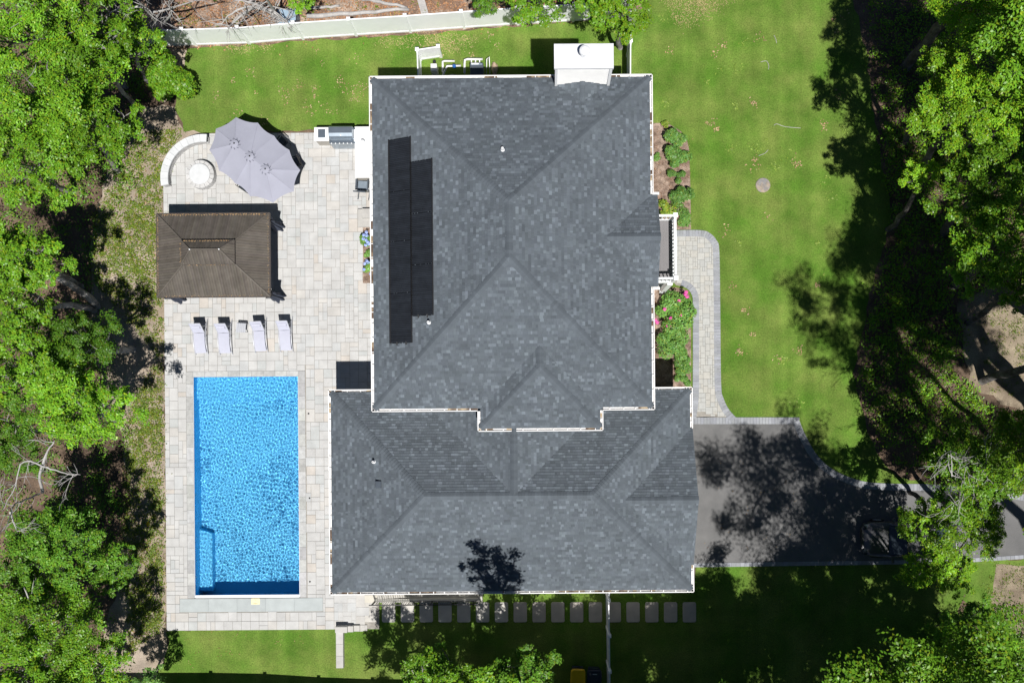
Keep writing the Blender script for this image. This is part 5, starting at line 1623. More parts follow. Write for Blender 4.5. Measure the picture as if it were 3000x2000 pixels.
CROWNS = {}
def make_crown(key, R, Hz, ncl, dens, leaf, seed, m, inner=.12):
    """a crown of separate leafy domes at different heights with dark gaps between them"""
    rng = np.random.default_rng(seed)
    cl = []
    lob = rng.uniform(0, 6.28, 3)
    tries = 0
    while len(cl) < ncl and tries < 4000:
        tries += 1
        d = rng.normal(size=3); d /= np.linalg.norm(d)
        if d[2] < -0.30: continue
        a = math.atan2(d[1], d[0])
        rr = R * (0.80 + 0.2 * math.sin(2 * a + lob[0]) + 0.16 * math.sin(3 * a + lob[1]) + .1 * math.sin(5 * a + lob[2]))
        f = rng.uniform(0.2, 1.0) ** 0.5
        c = np.array([d[0] * rr * f, d[1] * rr * f, d[2] * Hz * f * 0.9])
        r = R * rng.uniform(0.17, 0.36)
        if any(math.hypot(c[0] - q[0][0], c[1] - q[0][1]) < (r + q[1]) * .74 and abs(c[2] - q[0][2]) < R * .45 for q in cl): continue
        cl.append((c, r))
    Ps = []; Ns = []; tn = []
    for c, r in cl:
        n = int(dens * r * r)
        k = rng.integers(5, 10)
        tw = rng.normal(size=(k, 3)) * np.array([1, 1, .45]); tw /= np.linalg.norm(tw, axis=1, keepdims=True)
        tl = rng.uniform(.55, 1.2, k)
        q = rng.integers(0, k, n)
        d = rng.normal(size=(n, 3)); d /= np.linalg.norm(d, axis=1, keepdims=True)
        d[:, 2] = np.where(rng.random(n) < .8, np.abs(d[:, 2]), d[:, 2])
        f = rng.random(n)[:, None] ** .55
        p = c + (d * .46 * rng.uniform(.5, 1.0, n)[:, None] + tw[q] * (tl[q][:, None] * f)) * r * np.array([1, 1, .62])
        Ps.append(p)
        Ns.append(np.array([0, 0, .75]) + d * .55 + tw[q] * .3 + rng.normal(size=(n, 3)) * .30)
        t = leaf_tints(n, rng, .75, 1.3, .14); t *= rng.uniform(.85, 1.15); tn.append(t)
    # shaded inner leaves lower in the crown
    n = int(inner * sum(len(q) for q in Ps))
    d = rng.normal(size=(n, 3)); d /= np.linalg.norm(d, axis=1, keepdims=True)
    p = d * (rng.random(n)[:, None] ** .45) * np.array([R * .82, R * .82, Hz * .55]); p[:, 2] -= Hz * .25
    Ps.append(p); Ns.append(np.array([0, 0, .8]) + rng.normal(size=(n, 3)) * .45); tn.append(leaf_tints(n, rng, .7, 1.2, .08))
    P = np.concatenate(Ps); Nn = np.concatenate(Ns); T = np.concatenate(tn)
    size = leaf * rng.uniform(.6, 1.25, len(P))
    me = leaf_mesh('crown', P, Nn, size, T, m, rng, 0.52)
    CROWNS[key] = (me, [(Vector(c), r) for c, r in cl], R, Hz)
for i in range(4): make_crown('L%d' % i, 3.0, 2.4, 44, 1500, 0.125, 40 + i, L_oak)
for i in range(4): make_crown('M%d' % i, 2.1, 1.8, 32, 1600, 0.122, 60 + i, L_oak)
for i in range(3): make_crown('S%d' % i, 1.3, 1.1, 22, 1800, 0.115, 80 + i, L_oak)

for i in range(2): make_crown('D%d' % i, 3.2, 2.5, 60, 900, 0.16, 50 + i, L_oak, .3)
make_crown('T0', 4.3, 3.0, 120, 1000, 0.135, 97, L_oak, .30)
make_crown('T1', 3.4, 2.6, 70, 760, 0.135, 98, L_oak, .08)

def limb(b, p, q, r0, r1, rg, bend=0.12, n=5, sides=6):
    p = Vector(p); q = Vector(q); L = (q - p).length
    off = Vector((rg.uniform(-1, 1), rg.uniform(-1, 1), rg.uniform(-.3, .6))) * L * bend
    pts = []; rad = []
    for i in range(n + 1):
        t = i / n
        pts.append(p.lerp(q, t) + off * (4 * t * (1 - t)) * .5 + Vector((rg.uniform(-1, 1), rg.uniform(-1, 1), 0)) * L * .012)
        rad.append(r0 + (r1 - r0) * t)
    b.tube(pts, rad, sides)
    return pts

TREES = []
def tree(key, label, crown, zc, base=None, scale=1.0, rot=None, m=None, group=None, r0=None, name='oak_tree', lean=None, zs=1.0):
    """crown: photo pixel of the crown's middle as seen; zc its height; base: photo pixel of the foot of the trunk"""
    rg = random.Random(hash(label) % 99991 if False else sum(ord(ch) * (i + 1) for i, ch in enumerate(label)) + int(crown[0]))
    me, cl, R, Hz = CROWNS[key]
    c = W(crown[0], crown[1], zc)
    if base is None:
        bpt = Vector((c.x + rg.uniform(-.5, .5), c.y + rg.uniform(-.5, .5), 0))
    else:
        bpt = W(*base)
    t = thing(name, label, 'tree', bpt, 0, group)
    rot = rg.uniform(0, 6.28) if rot is None else rot
    o = bpy.data.objects.new('crown', me); COL.objects.link(o); o.parent = t
    o.location = c - bpt; o.rotation_euler = (0, 0, rot); o.scale = (scale, scale, scale * zs)
    if m is not None:
        o.material_slots[0].link = 'OBJECT'; o.material_slots[0].material = m
    b = MB()
    r0 = r0 or 0.035 * zc * .5 + 0.05 * R * scale * .5
    fork = bpt.lerp(c, 0.72); fork.z = max(zc - Hz * scale * 1.0, zc * .45)
    trunk = limb(b, bpt, fork, r0, r0 * .62, rg, .10, 7, 8)
    ca, sa = math.cos(rot), math.sin(rot)
    idx = list(range(len(cl))); rg.shuffle(idx)
    for k in idx[:int(10 + 5 * scale)]:
        q, r = cl[k]
        qq = Vector(((q.x * ca - q.y * sa) * scale, (q.x * sa + q.y * ca) * scale, q.z * scale * zs)) + c
        pts = limb(b, fork if rg.random() < .6 else trunk[-2], qq, r0 * rg.uniform(.28, .5), .015, rg, .2, 5, 5)
        for _ in range(3):
            s = pts[rg.randint(2, 4)]
            e = s + Vector((rg.uniform(-1, 1), rg.uniform(-1, 1), rg.uniform(-.1, .8))) * R * scale * .3
            limb(b, s, e, r0 * .12, .006, rg, .2, 3, 4)
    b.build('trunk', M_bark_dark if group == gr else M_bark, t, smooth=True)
    TREES.append(t)
    return t

def q2(x, y): return (x * 1.27551, y * 1.27551)
gr = 'woodland trees right of the lawn'
gl = 'woodland trees left of the patio'
tree('L0', 'big oak filling the top left corner of the photo', q2(50, 40), 7.5, q2(150, 180), .95, group=gl)
tree('M0', 'oak beside the left end of the back fence', q2(205, 75), 6.5, q2(290, 200), 1.0, group=gl)
tree('L1', 'broad sunlit oak midway down the upper left woodland', q2(95, 220), 6.5, q2(215, 345), .95, group=gl)
tree('M1', 'rounded oak with its shadow touching the dirt by the seat wall', q2(205, 300), 5.6, q2(270, 395), .95, group=gl)
tree('M2', 'oak at the left edge level with the fire pit', q2(60, 365), 6.0, q2(170, 440), 1.0, group=gl)
tree('S0', 'slim oak reaching over the end of the back fence', q2(300, 95), 4.6, q2(345, 190), 1.15, group=gl)
tree('S1', 'slim oak right of the dead snag by the back fence end', q2(240, 145), 5.0, q2(310, 240), 1.0, group=gl)
tree('M3', 'oak at the left edge level with the gazebo roof', q2(35, 590), 6.0, q2(190, 660), .95, group=gl)
tree('S2', 'forked leaning oak with two bare grey trunks left of the gazebo', q2(62, 598), 6.0, (286, 898), 1.15, group=gl, r0=.19)
tree('S1', 'second crown rising from the forked trunks left of the loungers', q2(55, 712), 6.0, (278, 906), 1.2, group=gl, r0=.17)
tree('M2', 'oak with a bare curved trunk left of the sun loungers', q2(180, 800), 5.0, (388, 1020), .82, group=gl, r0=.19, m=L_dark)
tree('M0', 'oak at the left edge level with the loungers', q2(40, 840), 6.0, q2(160, 880), 1.05, group=gl)
tree('M3', 'bright full oak left of the upper half of the pool', q2(195, 935), 5.6, q2(270, 965), 1.0, group=gl)
tree('S0', 'small oak in front of the bright one left of the pool', q2(140, 900), 5.4, q2(240, 930), 1.1, group=gl)
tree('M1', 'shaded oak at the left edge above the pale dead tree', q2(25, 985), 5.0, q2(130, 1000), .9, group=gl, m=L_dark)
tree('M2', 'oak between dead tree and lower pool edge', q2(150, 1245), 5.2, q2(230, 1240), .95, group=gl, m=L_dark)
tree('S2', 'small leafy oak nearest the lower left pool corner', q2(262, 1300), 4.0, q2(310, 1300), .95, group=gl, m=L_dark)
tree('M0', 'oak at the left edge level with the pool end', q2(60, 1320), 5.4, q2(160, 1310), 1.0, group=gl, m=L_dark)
tree('L2', 'broad oak in the lower left woodland', q2(120, 1440), 5.6, q2(200, 1420), .85, group=gl)
tree('M3', 'oak in the bottom left corner of the photo', q2(40, 1545), 5.8, q2(140, 1510), 1.1, group=gl)
tree('M1', 'oak at the lower edge left of the south lawn', q2(215, 1545), 4.6, q2(270, 1520), .95, group=gl)
tree('S0', 'small bright oak at the lower edge beside the dark fence shadow', q2(338, 1575), 2.6, q2(352, 1568), .8, group=gl, m=L_shrub)
gt = 'trees along the back fence'
tree('S1', 'dark green bough hanging over the middle of the back fence', q2(1118, 2), 5.0, q2(1115, 30), .62, group=gt, m=L_dark)
tree('S2', 'bright oak leaning over the back fence above the chimney', q2(1235, -8), 6.0, q2(1240, 20), 1.15, group=gt)
tree('S0', 'small oak hiding the right end of the back fence', q2(1428, 22), 5.6, q2(1425, 110), 1.05, group=gt, m=L_yel)
tree('S1', 'tree at the top edge right of the back fence end', q2(1360, -35), 6.0, q2(1370, 10), 1.3, group=gt)
tree('S2', 'small leafy tree at the top edge right of the dead snag', q2(690, -2), 3.5, q2(705, 20), .55, group=gt)
gr = 'woodland trees right of the lawn'
tree('M0', 'bright oak in the top right corner of the photo', q2(2265, 45), 9.0, q2(2150, 260), .95, group=gr, m=L_yel)
tree('M1', 'bright layered oak near the top of the right woodland', q2(2195, 250), 8.8, q2(2090, 420), .92, group=gr, m=L_yel)
tree('S0', 'small bright crown between the two top right oaks', q2(2165, 150), 8.0, q2(2080, 330), .75, group=gr, m=L_yel)
tree('M2', 'oak at the right edge below the corner oak', q2(2345, 215), 9.0, q2(2210, 380), .9, group=gr, m=L_yel)
tree('S1', 'small pale oak crown jutting toward the lawn', q2(2110, 405), 7.0, q2(2040, 530), .65, group=gr, m=L_yel)
tree('M3', 'full oak just below the bright layered oak on the right', q2(2265, 420), 9.0, q2(2160, 540), .95, group=gr)
tree('M1', 'oak at the right edge above the small bright crown', q2(2290, 560), 8.5, q2(2190, 660), .95, group=gr)
tree('S2', 'bright small oak at the right edge above the bare clearing', q2(2335, 655), 8.0, q2(2220, 740), .75, group=gr, m=L_yel)
tree('L1', 'tall tree with a dark trunk beside the bare clearing', (3440, 1070), 13.0, (2878, 1110), 1.25, group=gr, r0=.22)
tree('L2', 'tall oak standing beyond the top right corner', (3180, 180), 12.0, (2760, 450), 1.1, group=gr)
tree('L0', 'tall oak standing beyond the right edge opposite the lawn', (3520, 620), 11.5, (3060, 760), 1.1, group=gr)
tree('M0', 'oak at the right edge above the driveway', q2(2350, 1050), 10.0, q2(2200, 1040), .8, group=gr, m=L_yel)
tree('M2', 'oak with bare grey twigs above the driveway', q2(2225, 1085), 7.0, q2(2140, 1060), .98, group=gr)
tree('M3', 'yellow green oak spreading over the driveway', q2(2235, 1200), 6.5, q2(2170, 1150), .85, group=gr, m=L_yel)
tree('S0', 'small bright crown covering the rear of the parked car', q2(2118, 1200), 5.5, q2(2090, 1130), .85, group=gr, m=L_yel)
tree('S1', 'small bright oak at the lower kerb of the driveway', q2(2135, 1305), 5.5, q2(2080, 1270), .9, group=gr, m=L_yel)
tree('S2', 'thin oak right of the lower kerb oak', q2(2195, 1310), 5.5, q2(2130, 1275), .8, group=gr, m=L_yel)
tree('M1', 'shaded oak in the lower right woodland', q2(2205, 1455), 5.0, q2(2160, 1410), .8, group=gr, m=L_dark)
tree('L3', 'tall sunlit oak in the bottom right corner', (2930, 2050), 11.0, q2(2190, 1450), .95, group=gr)
tree('S0', 'sunlit oak at the lower edge left of the corner oak', q2(2105, 1545), 6.0, q2(2050, 1500), 1.05, group=gr)
gs = 'trees along the lower edge'
tree('S0', 'small oak at the lower edge left of the fence line', (1250, 1985), 5.5, (1270, 1990), .95, group=gs)
tree('S2', 'small oak at the lower edge below the stairwell', (1375, 2010), 5.5, (1390, 2000), .85, group=gs)
tree('S1', 'slender oak shading the garage roof edge', (1494, 2085), 12.0, (1525, 1990), 1.3, group=gs)
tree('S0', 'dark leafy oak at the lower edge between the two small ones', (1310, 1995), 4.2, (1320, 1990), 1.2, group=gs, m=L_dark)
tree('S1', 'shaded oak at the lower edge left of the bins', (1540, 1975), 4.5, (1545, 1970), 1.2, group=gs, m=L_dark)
ob = 'trees beyond the lower edge'
tree('T0', 'tall oak beyond the bottom right corner shading the driveway', (2850, 2190), 14.5, (2600, 2060), 1.05, group=gr, r0=.10)
tree('M3', 'oak beyond the lower right edge beside the tall driveway oak', (2960, 2240), 8.5, (2720, 2060), 1.4, group=gr)
tree('T1', 'tall oak beyond the right edge shading the lower east lawn', (3330, 1500), 18.0, (3030, 1440), 1.05, group=gr, r0=.15)
tree('L3', 'tall oak beyond the right edge below the driveway', (3700, 2050), 16.0, (3160, 1800), 1.1, group=gr)
tree('L0', 'tall oak beyond the right edge shading the middle of the woodland', (3330, 900), 15.0, (3110, 950), 1.1, group=gr)
tree('L3', 'tall oak beyond the top edge of the right woodland', (3000, -150), 11.0, (2650, 200), 1.0, group=gr)
for i, (x, y, z, k, s) in enumerate(((1700, 2190, 6.5, 'T1', .62), (1890, 2160, 7.5, 'T1', .68), (2070, 2230, 8.5, 'M2', 1.1), (2250, 2150, 7.0, 'M3', 1.05), (2420, 2250, 9, 'L0', .9), (2590, 2140, 8, 'M1', 1.1), (2300, 2330, 10, 'L2', 1.0), (2760, 2300, 11, 'L1', 1.0), (1150, 2160, 6.0, 'M2', .9), (1480, 2220, 7, 'M3', 1.0), (1640, 2300, 8, 'M1', 1.1), (1830, 2350, 9, 'M0', 1.2), (2010, 2400, 9.5, 'L0', .9), (2200, 2420, 9.5, 'L3', .9), (2380, 2440, 10, 'L2', .9), (2560, 2380, 10, 'L1', .9), (2660, 2210, 7, 'M2', 1.1), (2750, 2400, 9.5, 'D0', 1.0), (2900, 2470, 9.5, 'T1', .9), (2650, 2500, 10, 'T1', .9), (3050, 2380, 9.5, 'D1', 1.0), (2480, 2540, 10, 'T1', .9), (2300, 2540, 10, 'D0', 1.0), (2110, 2520, 10, 'T1', .9), (1900, 2480, 9.5, 'D0', 1.0), (1720, 2420, 9, 'T1', .9), (1560, 2360, 8, 'D0', .85), (1330, 2280, 7.5, 'M0', 1.0))):
    tree(k, 'oak beyond the lower edge of the photo casting shade on the lawn', (x, y), z, (NX + (x - NX) * .85, NY + (y - NY) * .87), s, group=ob)

for i, (x, y, z, k, s) in enumerate(((3520, 1430, 15.4, 'D0', 1.0), (3400, 1200, 15.4, 'D1', 1.1), (3700, 560, 15.4, 'D1', 1.1), (3650, 180, 15.0, 'D0', 1.1))):
    tree(k, 'tall oak standing outside the right edge of the photo', (x, y), z, (NX + (x - NX) * .80, NY + (y - NY) * .66), s, group='tall trees beyond the right edge')

# dead trees: grey bare limbs
def dead_tree(label, base, limbs, r=.09, twigs=7, seed=1, group=None):
    rg = random.Random(seed)
    bp_ = W(*base); t = thing('dead_tree', label, 'dead tree', bp_, 0, group)
    b = MB()
    for li, pl in enumerate(limbs):
        P = [W(x, y, z) for x, y, z in pl]
        sp = [Vector(p) for p in smooth_path([tuple(p) for p in P], 4)]
        rr = r * (1 if li == 0 else .6)
        b.tube([p + Vector((rg.uniform(-.03, .03), rg.uniform(-.03, .03), 0)) for p in sp], [rr * (1 - .8 * i / len(sp)) for i in range(len(sp))], 6)
        for _ in range(twigs):
            s = sp[rg.randint(len(sp) // 4, len(sp) - 1)]
            a = rg.uniform(0, 6.28); L = rg.uniform(.4, 1.3)
            e = s + Vector((math.cos(a), math.sin(a), rg.uniform(-.2, .5))) * L
            pts = limb(b, s, e, rr * .28, .008, rg, .35, 5, 4)
            for _ in range(3):
                s2 = pts[rg.randint(1, 4)]; a2 = a + rg.uniform(-1.1, 1.1)
                limb(b, s2, s2 + Vector((math.cos(a2), math.sin(a2), rg.uniform(-.2, .3))) * L * .55, .012, .004, rg, .3, 3, 3)
    b.build('trunk', M_dead, t, smooth=True)
    return t
gd = 'bare dead trees'
dead_tree('bare grey dead tree at the top edge left of the snag', (470, 95), [[(480, 90, 0), (450, 55, 2.5), (420, 20, 4.5), (380, -20, 6)], [(440, 40, 3), (520, 20, 4), (580, 0, 5)], [(470, 80, 1), (500, 40, 3.5), (490, 0, 5)], [(420, 20, 4.5), (340, 30, 5), (320, 45, 5.3)]], .10, 8, 3, gd)
dead_tree('pale dead snag with tangled twigs above the back fence', (810, 75), [[(815, 72, 0), (800, 30, 2), (770, -20, 5)], [(800, 40, 1.6), (740, 20, 2.6), (680, 40, 3), (650, 70, 2.6)], [(795, 30, 2), (720, 5, 3.2), (660, -5, 3.6)], [(800, 35, 1.8), (830, 60, 1.6), (838, 64, 1.2)], [(740, 20, 2.6), (690, 60, 2.0), (675, 78, 1.6)]], .13, 11, 5, gd)
dead_tree('white dead tree with long bare limbs at the left edge', (120, 1330), [[(125, 1440, 3.4), (118, 1390, 5.4), (140, 1320, 6.4), (160, 1290, 6.9)], [(118, 1445, 3.4), (60, 1470, 4.9), (40, 1480, 5.9), (25, 1530, 6.9), (0, 1560, 7.4)], [(30, 1500, 6.4), (50, 1555, 6.5)], [(140, 1370, 5.9), (70, 1350, 6.4), (45, 1420, 6.5), (5, 1500, 6.9)], [(140, 1370, 5.9), (190, 1385, 5.9), (235, 1390, 5.9)]], .075, 5, 7, gd)
dead_tree('grey dead limb with pale bark in the lower left woodland', (110, 1890), [[(110, 1890, 2.9), (105, 1840, 4.9), (95, 1790, 5.9), (72, 1720, 6.9)], [(100, 1800, 5.9), (108, 1778, 6.3)]], .085, 3, 9, gd)
dead_tree('grey bare branches rising from the oak above the driveway', (2855, 1420), [[(2850, 1480, 5.5), (2855, 1400, 7.5), (2885, 1370, 8.2), (2890, 1350, 8.5)], [(2855, 1395, 7.6), (2790, 1393, 8.2), (2778, 1330, 8.8)], [(2790, 1393, 8.2), (2785, 1320, 9.0)], [(2770, 1490, 7.5), (2810, 1465, 8.0), (2808, 1500, 8.0)]], .05, 6, 11, gd)
dead_tree('thin bare tree at the right edge above the driveway', (2985, 1410), [[(2940, 1420, 6.0), (2985, 1405, 8.0), (2970, 1360, 8.6), (2975, 1335, 9.0)], [(2985, 1405, 8.0), (3010, 1420, 8.5)]], .045, 5, 13, gd)
# fallen logs and a plank on the woodland floor
for i, (p, q, r) in enumerate((((890, 27), (995, 22), .09), ((903, 52), (1198, 30), .12), ((1050, -5), (1195, 26), .10))):
    a = W(*p); c = W(*q); rg = random.Random(i); b = MB()
    n = 9; b.tube([a.lerp(c, k / n) + Vector((rg.uniform(-.03, .03), rg.uniform(-.04, .04), r)) for k in range(n + 1)], [r * (1 - .35 * k / n) for k in range(n + 1)], 8)
    single(b, 'fallen_log', M_dead, ['short fallen log at the top edge behind the back fence', 'long fallen log lying close behind the back fence', 'fallen log slanting down to the long one behind the fence'][i], 'log', (a.x, a.y, 0), 'fallen logs', smooth=True)
a = W(1222, -40); c = W(1250, 60); b = MB(); b.bar(a + Vector((0, 0, .05)), c + Vector((0, 0, .05)), .36, .06)
single(b, 'plank', M_dead, 'dark weathered plank lying behind the back fence', 'plank', (a.x, a.y, 0.01))

# shrubs
def shrub(name, label, px, py, r, h, m, n=900, leaf=.10, group=None, seed=1, flowers=None, cat='shrub', zbase=0.0, sx=1.0, sy=1.0):
    rng = np.random.default_rng(seed)
    p0 = W(px, py, h * .6); t = thing(name, label, cat, (p0.x, p0.y, zbase), 0, group)
    nb = max(5, int(12 * r))
    cs = []
    for _ in range(nb):
        a = rng.uniform(0, 6.28); f = rng.uniform(0, .75)
        cs.append((math.cos(a) * r * f * sx, math.sin(a) * r * f * sy, h * rng.uniform(.35, .72), r * rng.uniform(.32, .5)))
    Ps = []; Ns = []
    for k in range(n):
        c = cs[rng.integers(nb)]
        d = rng.normal(size=3); d /= np.linalg.norm(d); d[2] = abs(d[2]) * (1 if rng.random() < .85 else -1)
        rr = c[3] * rng.uniform(.65, 1.0)
        Ps.append((c[0] + d[0] * rr, c[1] + d[1] * rr, max(.03, c[2] + d[2] * min(rr, h * .5))))
        Ns.append((d[0] * .6 + rng.normal() * .3, d[1] * .6 + rng.normal() * .3, .7 + d[2] * .4))
    me = leaf_mesh('foliage', np.array(Ps), np.array(Ns), leaf * rng.uniform(.7, 1.3, n), leaf_tints(n, rng, .7, 1.35, .15), m, rng, .55)
    o = bpy.data.objects.new('foliage', me); COL.objects.link(o); o.parent = t
    b = MB(); rg = random.Random(seed)
    for c in cs[:8]: limb(b, (0, 0, 0), (c[0], c[1], c[2]), .02, .008, rg, .15, 3, 5)
    b.build('stem', M_bark, t, world=False)
    if flowers:
        fm, spots, fr = flowers
        for (fx, fy) in spots:
            q = W(fx, fy, h + zbase) - Vector((p0.x, p0.y, zbase)); q.z = h * .95
            nn = 60; d = rng.normal(size=(nn, 3)); d /= np.linalg.norm(d, axis=1, keepdims=True); d[:, 2] = np.abs(d[:, 2])
            me = leaf_mesh('flower', np.array(q)[None, :] + d * fr * np.array([1, 1, .6]), d + np.array([0, 0, .4]), fr * .55 * rng.uniform(.8, 1.2, nn), np.repeat(rng.uniform(.8, 1.25, (nn, 1)), 3, 1), fm, rng, .8)
            o = bpy.data.objects.new('flower', me); COL.objects.link(o); o.parent = t
    return t
shrub('round_bush', 'dense round green bush at the left end of the back fence', 497, 222, 1.3, 1.7, L_oak, 9750, .14, seed=2, cat='bush')
gb_ = 'shrubs in the front beds'
shrub('shrub', 'bright leafy shrub at the top of the east bed', 1975, 405, 0.61, .75, L_shrub, 1350, .13, gb_, 3)
shrub('shrub', 'bright leafy shrub second from the top of the east bed', 1984, 452, 0.683, .7, L_shrub, 1500, .13, gb_, 4)
shrub('shrub', 'small low green mound in the middle of the east bed', 1982, 515, 0.439, .35, L_shrub, 1350, .07, gb_, 5)
shrub('shrub', 'leafy shrub above the balcony in the east bed', 1986, 571, 0.708, .6, L_shrub, 1800, .10, gb_, 6)
shrub('shrub', 'yellow green plant tucked beside the balcony corner', 1950, 614, 0.512, .5, L_weed, 500, .13, gb_, 7)
shrub('shrub', 'loose grey green ground cover right of the balcony', 2005, 642, 0.671, .25, L_shrub, 1350, .08, gb_, 8, sx=.7, sy=1.0)
shrub('rose_bush', 'rose bush with pink blooms below the balcony', 1975, 915, 1.037, .85, L_shrub, 3900, .12, gb_, 9, (M_pink, [(2011, 855), (2013, 868), (2008, 861), (1990, 880), (1994, 923), (1948, 905), (1965, 932), (1921, 937), (1926, 944), (1957, 953), (1962, 955)], .085), cat='rose bush')
shrub('shrub', 'leafy shrub below the pink rose bush', 1978, 1012, 0.952, .75, L_shrub, 3900, .10, gb_, 10)
shrub('shrub', 'shrub half in shadow at the lower end of the front bed', 1998, 1075, 0.61, .45, L_shrub, 1350, .09, gb_, 11)
shrub('shrub', 'small bright plant by the garage gutter in the front bed', 2002, 1112, 0.439, .4, L_shrub, 750, .09, gb_, 12)
shrub('shrub', 'small yellowing plant at the top corner of the east bed', 1944, 362, 0.244, .25, L_weed, 160, .10, gb_, 13)
shrub('shrub', 'small round green plant by the gutter in the east bed', 1926, 460, 0.268, .25, L_shrub, 390, .07, gb_, 14)
gh_ = 'plants in the narrow west bed'
shrub('hydrangea', 'upper blue hydrangea in the narrow bed by the west wall', 1079, 702, .36, .55, L_shrub, 630, .13, gh_, 15, (M_hydr, [(1065, 688), (1073, 680), (1074, 690), (1072, 703), (1064, 699), (1077, 709), (1071, 717), (1081, 714)], .075), cat='hydrangea', zbase=ZP)
shrub('hydrangea', 'lower blue hydrangea in the narrow bed by the west wall', 1078, 786, .36, .55, L_shrub, 630, .13, gh_, 16, (M_hydr, [(1068, 772), (1079, 769), (1066, 789), (1086, 802), (1074, 764)], .075), cat='hydrangea', zbase=ZP)
shrub('shrub', 'small green plant between the two hydrangeas', 1079, 744, 0.293, .35, L_shrub, 360, .12, gh_, 17, zbase=ZP)

# undergrowth, weeds, leaf litter: nobody could count it
def scatter_plants(name, label_kind, polys, ncl, m, leaf, per, spread, seed, hmax=.12, avoid=(), dens=None):
    rng = np.random.default_rng(seed)
    xs = [p[0] for pl in polys for p in pl]; ys = [p[1] for pl in polys for p in pl]
    P = []; N_ = []; T = []; S = []
    tot = 0; tries = 0
    while tot < ncl and tries < ncl * 30:
        tries += 1
        x = rng.uniform(min(xs), max(xs)); y = rng.uniform(min(ys), max(ys))
        if not any(inpoly(x, y, pl) for pl in polys): continue
        if any(inpoly(x, y, pl) for pl in avoid): continue
        f = 0.5 + 0.5 * math.sin(x * .9 + 1.3) * math.cos(y * .7 + .4) + .35 * math.sin(x * 2.7 + y * 1.9)
        if rng.random() > max(.5, f): continue
        tot += 1
        k = int(per * rng.uniform(.4, 1.6)); s = spread * rng.uniform(.4, 1.4)
        q = rng.normal(size=(k, 3)) * np.array([s, s, 0]); q[:, 0] += x; q[:, 1] += y; q[:, 2] = rng.uniform(.012, hmax, k)
        P.append(q); N_.append(np.array([0, 0, 1.0]) + rng.normal(size=(k, 3)) * .35)
        T.append(leaf_tints(k, rng, .6, 1.3, .2) * rng.uniform(.75, 1.2)); S.append(leaf * rng.uniform(.6, 1.3, k))
    me = leaf_mesh(name, np.concatenate(P), np.concatenate(N_), np.concatenate(S), np.concatenate(T), m, rng, .5)
    o = bpy.data.objects.new(name, me); COL.objects.link(o); o['kind'] = 'stuff'
    return o
strip = QL([(330, 300), (420, 300), (372, 440), (376, 1440), (300, 1500), (280, 1250), (290, 1000), (318, 900), (365, 820), (280, 720), (215, 640), (215, 500), (280, 380)])
scatter_plants('weeds', '', [strip], 2000, L_weed, .085, 16, .12, 21, .10)
scatter_plants('weeds', '', [QL([(0, 0), (330, 0), (330, 400), (215, 620), (300, 1000), (270, 1300), (250, 1568), (-60, 1568), (-60, 0)])], 1000, L_dark, .12, 26, .25, 22, .5)
right_wood = QL([(1985, 0), (2400, 0), (2400, 640), (2200, 690), (2210, 870), (2270, 930), (2400, 960), (2400, 1110), (2130, 1105), (2060, 1085), (2000, 960), (1970, 860), (2010, 650), (2050, 520), (2030, 380)])
scatter_plants('undergrowth', '', [right_wood], 1500, L_oak, .12, 26, .24, 23, .6)
scatter_plants('undergrowth', '', [QL([(2210, 1400), (2400, 1400), (2400, 1620), (2040, 1620), (2060, 1520), (2180, 1450)])], 420, L_dark, .13, 26, .25, 24, .5)
scatter_plants('weeds', '', [QL([(380, 0), (1300, -60), (1350, 35), (1000, 66), (432, 98)])], 90, L_weed, .085, 16, .12, 25, .12)
scatter_plants('weeds', '', [QL([(2230, 1295), (2400, 1285), (2400, 1470), (2280, 1420)]), QL([(2240, 720), (2400, 690), (2400, 930), (2270, 900)])], 260, L_weed, .07, 14, .12, 26, .08)

def litter(name, polys, n, cl, size, seed, m=M_tan, spread=.1, z=.02, tints=((1, .85, .6), (.75, .5, .3), (1.15, 1.05, .85))):
    r = random.Random(seed); b = MB()
    xs = [p[0] for pl in polys for p in pl]; ys = [p[1] for pl in polys for p in pl]; k = 0; tr = 0
    while k < n and tr < n * 40:
        tr += 1
        x = r.uniform(min(xs), max(xs)); y = r.uniform(min(ys), max(ys))
        if not any(inpoly(x, y, pl) for pl in polys): continue
        k += 1
        s = spread * r.uniform(.4, 1.5)
        for _ in range(max(1, int(cl * r.uniform(.4, 1.6)))):
            flake(b, (x + r.gauss(0, s), y + r.gauss(0, s), z + r.uniform(0, .015)), size * r.uniform(.7, 1.3), tints, r)
    o = b.build(name, m); o['kind'] = 'stuff'; return o
litter('fallen_leaves', [QL([(440, 125), (850, 100), (850, 290), (500, 290)]), QL([(860, 90), (1200, 75), (1200, 130), (950, 130)])], 34, 10, .042, 31, spread=.13, tints=((1, .92, .78), (.85, .7, .55), (1.1, 1.05, .95)))
litter('fallen_leaves', [QL([(1510, 10), (1950, 10), (2000, 300), (2020, 450), (1900, 760), (1900, 950), (1700, 940), (1670, 560), (1600, 520), (1600, 300), (1510, 270)])], 26, 14, .05, 32, spread=.12, tints=((1, .9, .75), (.85, .7, .55), (1.1, 1.05, .92)))
litter('fallen_sprigs', [QL([(1510, 10), (1950, 10), (2000, 300), (2020, 450), (1900, 760), (1900, 950), (1700, 940), (1670, 560), (1600, 520), (1600, 300), (1510, 270)])], 30, 12, .06, 33, m=L_weed, spread=.13, tints=((1.5, 1.4, 2.2), (1.2, 1.2, 1.5)))
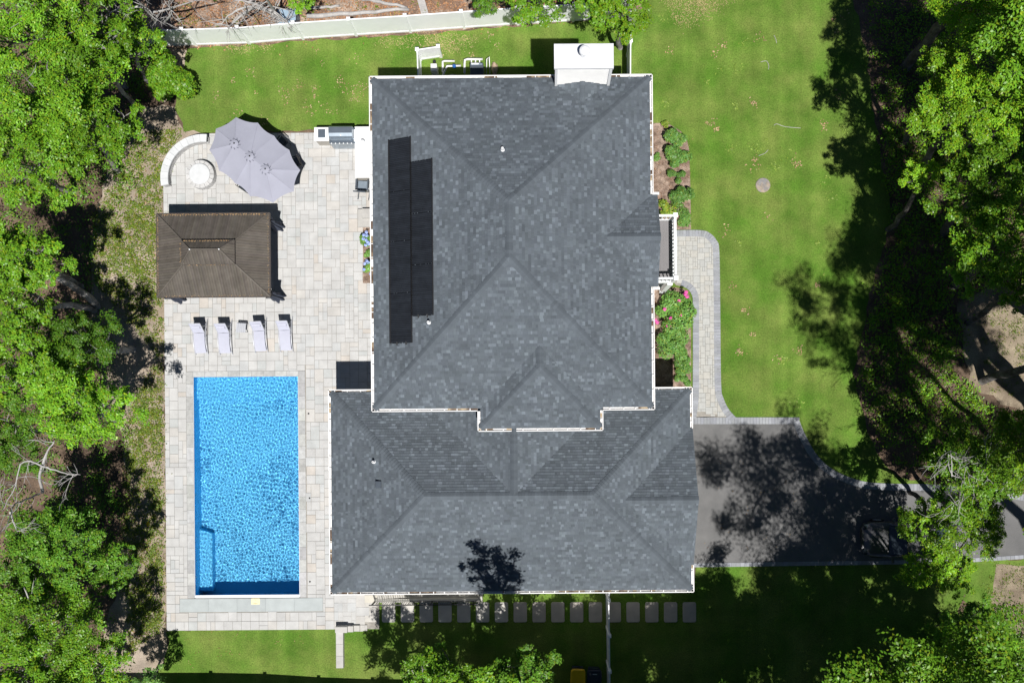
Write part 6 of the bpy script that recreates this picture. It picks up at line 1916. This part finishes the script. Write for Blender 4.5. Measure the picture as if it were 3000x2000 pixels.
litter('fallen_leaves', [QL([(330, -60), (1300, -80), (1350, 35), (1000, 66), (432, 100)])], 1500, 5, .05, 34, spread=.25, tints=((.85, .5, .33), (1.1, .8, .6), (.6, .38, .27)))
litter('fallen_leaves', [strip], 500, 4, .035, 35, spread=.2, tints=((.8, .6, .4), (1.1, .9, .65), (.55, .4, .28)))
litter('fallen_leaves', [BED1, BED2], 260, 5, .03, 36, spread=.12, z=.022, tints=((.7, .45, .32), (1.0, .75, .55), (.45, .3, .22)))
litter('fallen_leaves', [QL([(400, 1455), (800, 1455), (800, 1520), (400, 1540)])], 14, 4, .03, 37)
DRY = ((1.0, .88, .62), (.9, .82, .6), (1.1, 1.0, .75))
litter('dry_grass', [QL([(960, 82), (1090, 76), (1085, 112), (1020, 122), (960, 112)]), QL([(860, 92), (960, 86), (950, 105), (870, 108)]), QL([(1515, -20), (1700, -20), (1640, 40), (1560, 60)]), QL([(500, 105), (640, 100), (620, 118), (520, 122)])], 300, 12, .028, 41, m=M_straw, spread=.16, tints=DRY)
litter('fallen_leaves', [QL([(1650, 966), (1825, 966), (1850, 1010), (1835, 1030), (1815, 980), (1650, 980)]), QL([(1600, 1285), (2000, 1282), (2000, 1293), (1600, 1297)]), QL([(1610, 1000), (1900, 1100), (1900, 1270), (1610, 1270)])], 46, 2, .03, 43, spread=.12, z=.022)
# twigs lying on the lawn
for i, (pts, lab) in enumerate((([(2267, 368), (2276, 364), (2300, 372), (2345, 376)], 'long pale curved twig on the lawn near the woods'), ([(2267, 105), (2272, 115), (2275, 128)], 'short pale twig near the top of the east lawn'),
                                ([(2222, 457), (2240, 450), (2250, 440)], 'forked grey twig on the lawn above the round cover'), ([(2228, 183), (2245, 180), (2252, 195), (2250, 205)], 'hooked grey twig on the upper east lawn'))):
    P_ = [W(x, y) + Vector((0, 0, .03)) for x, y in pts]; b = MB(); b.tube(smooth_path([tuple(p) for p in P_], 4), .013, 5)
    single(b, 'twig', M_dead, lab, 'twig', (P_[0].x, P_[0].y, .01), 'twigs on the lawn')
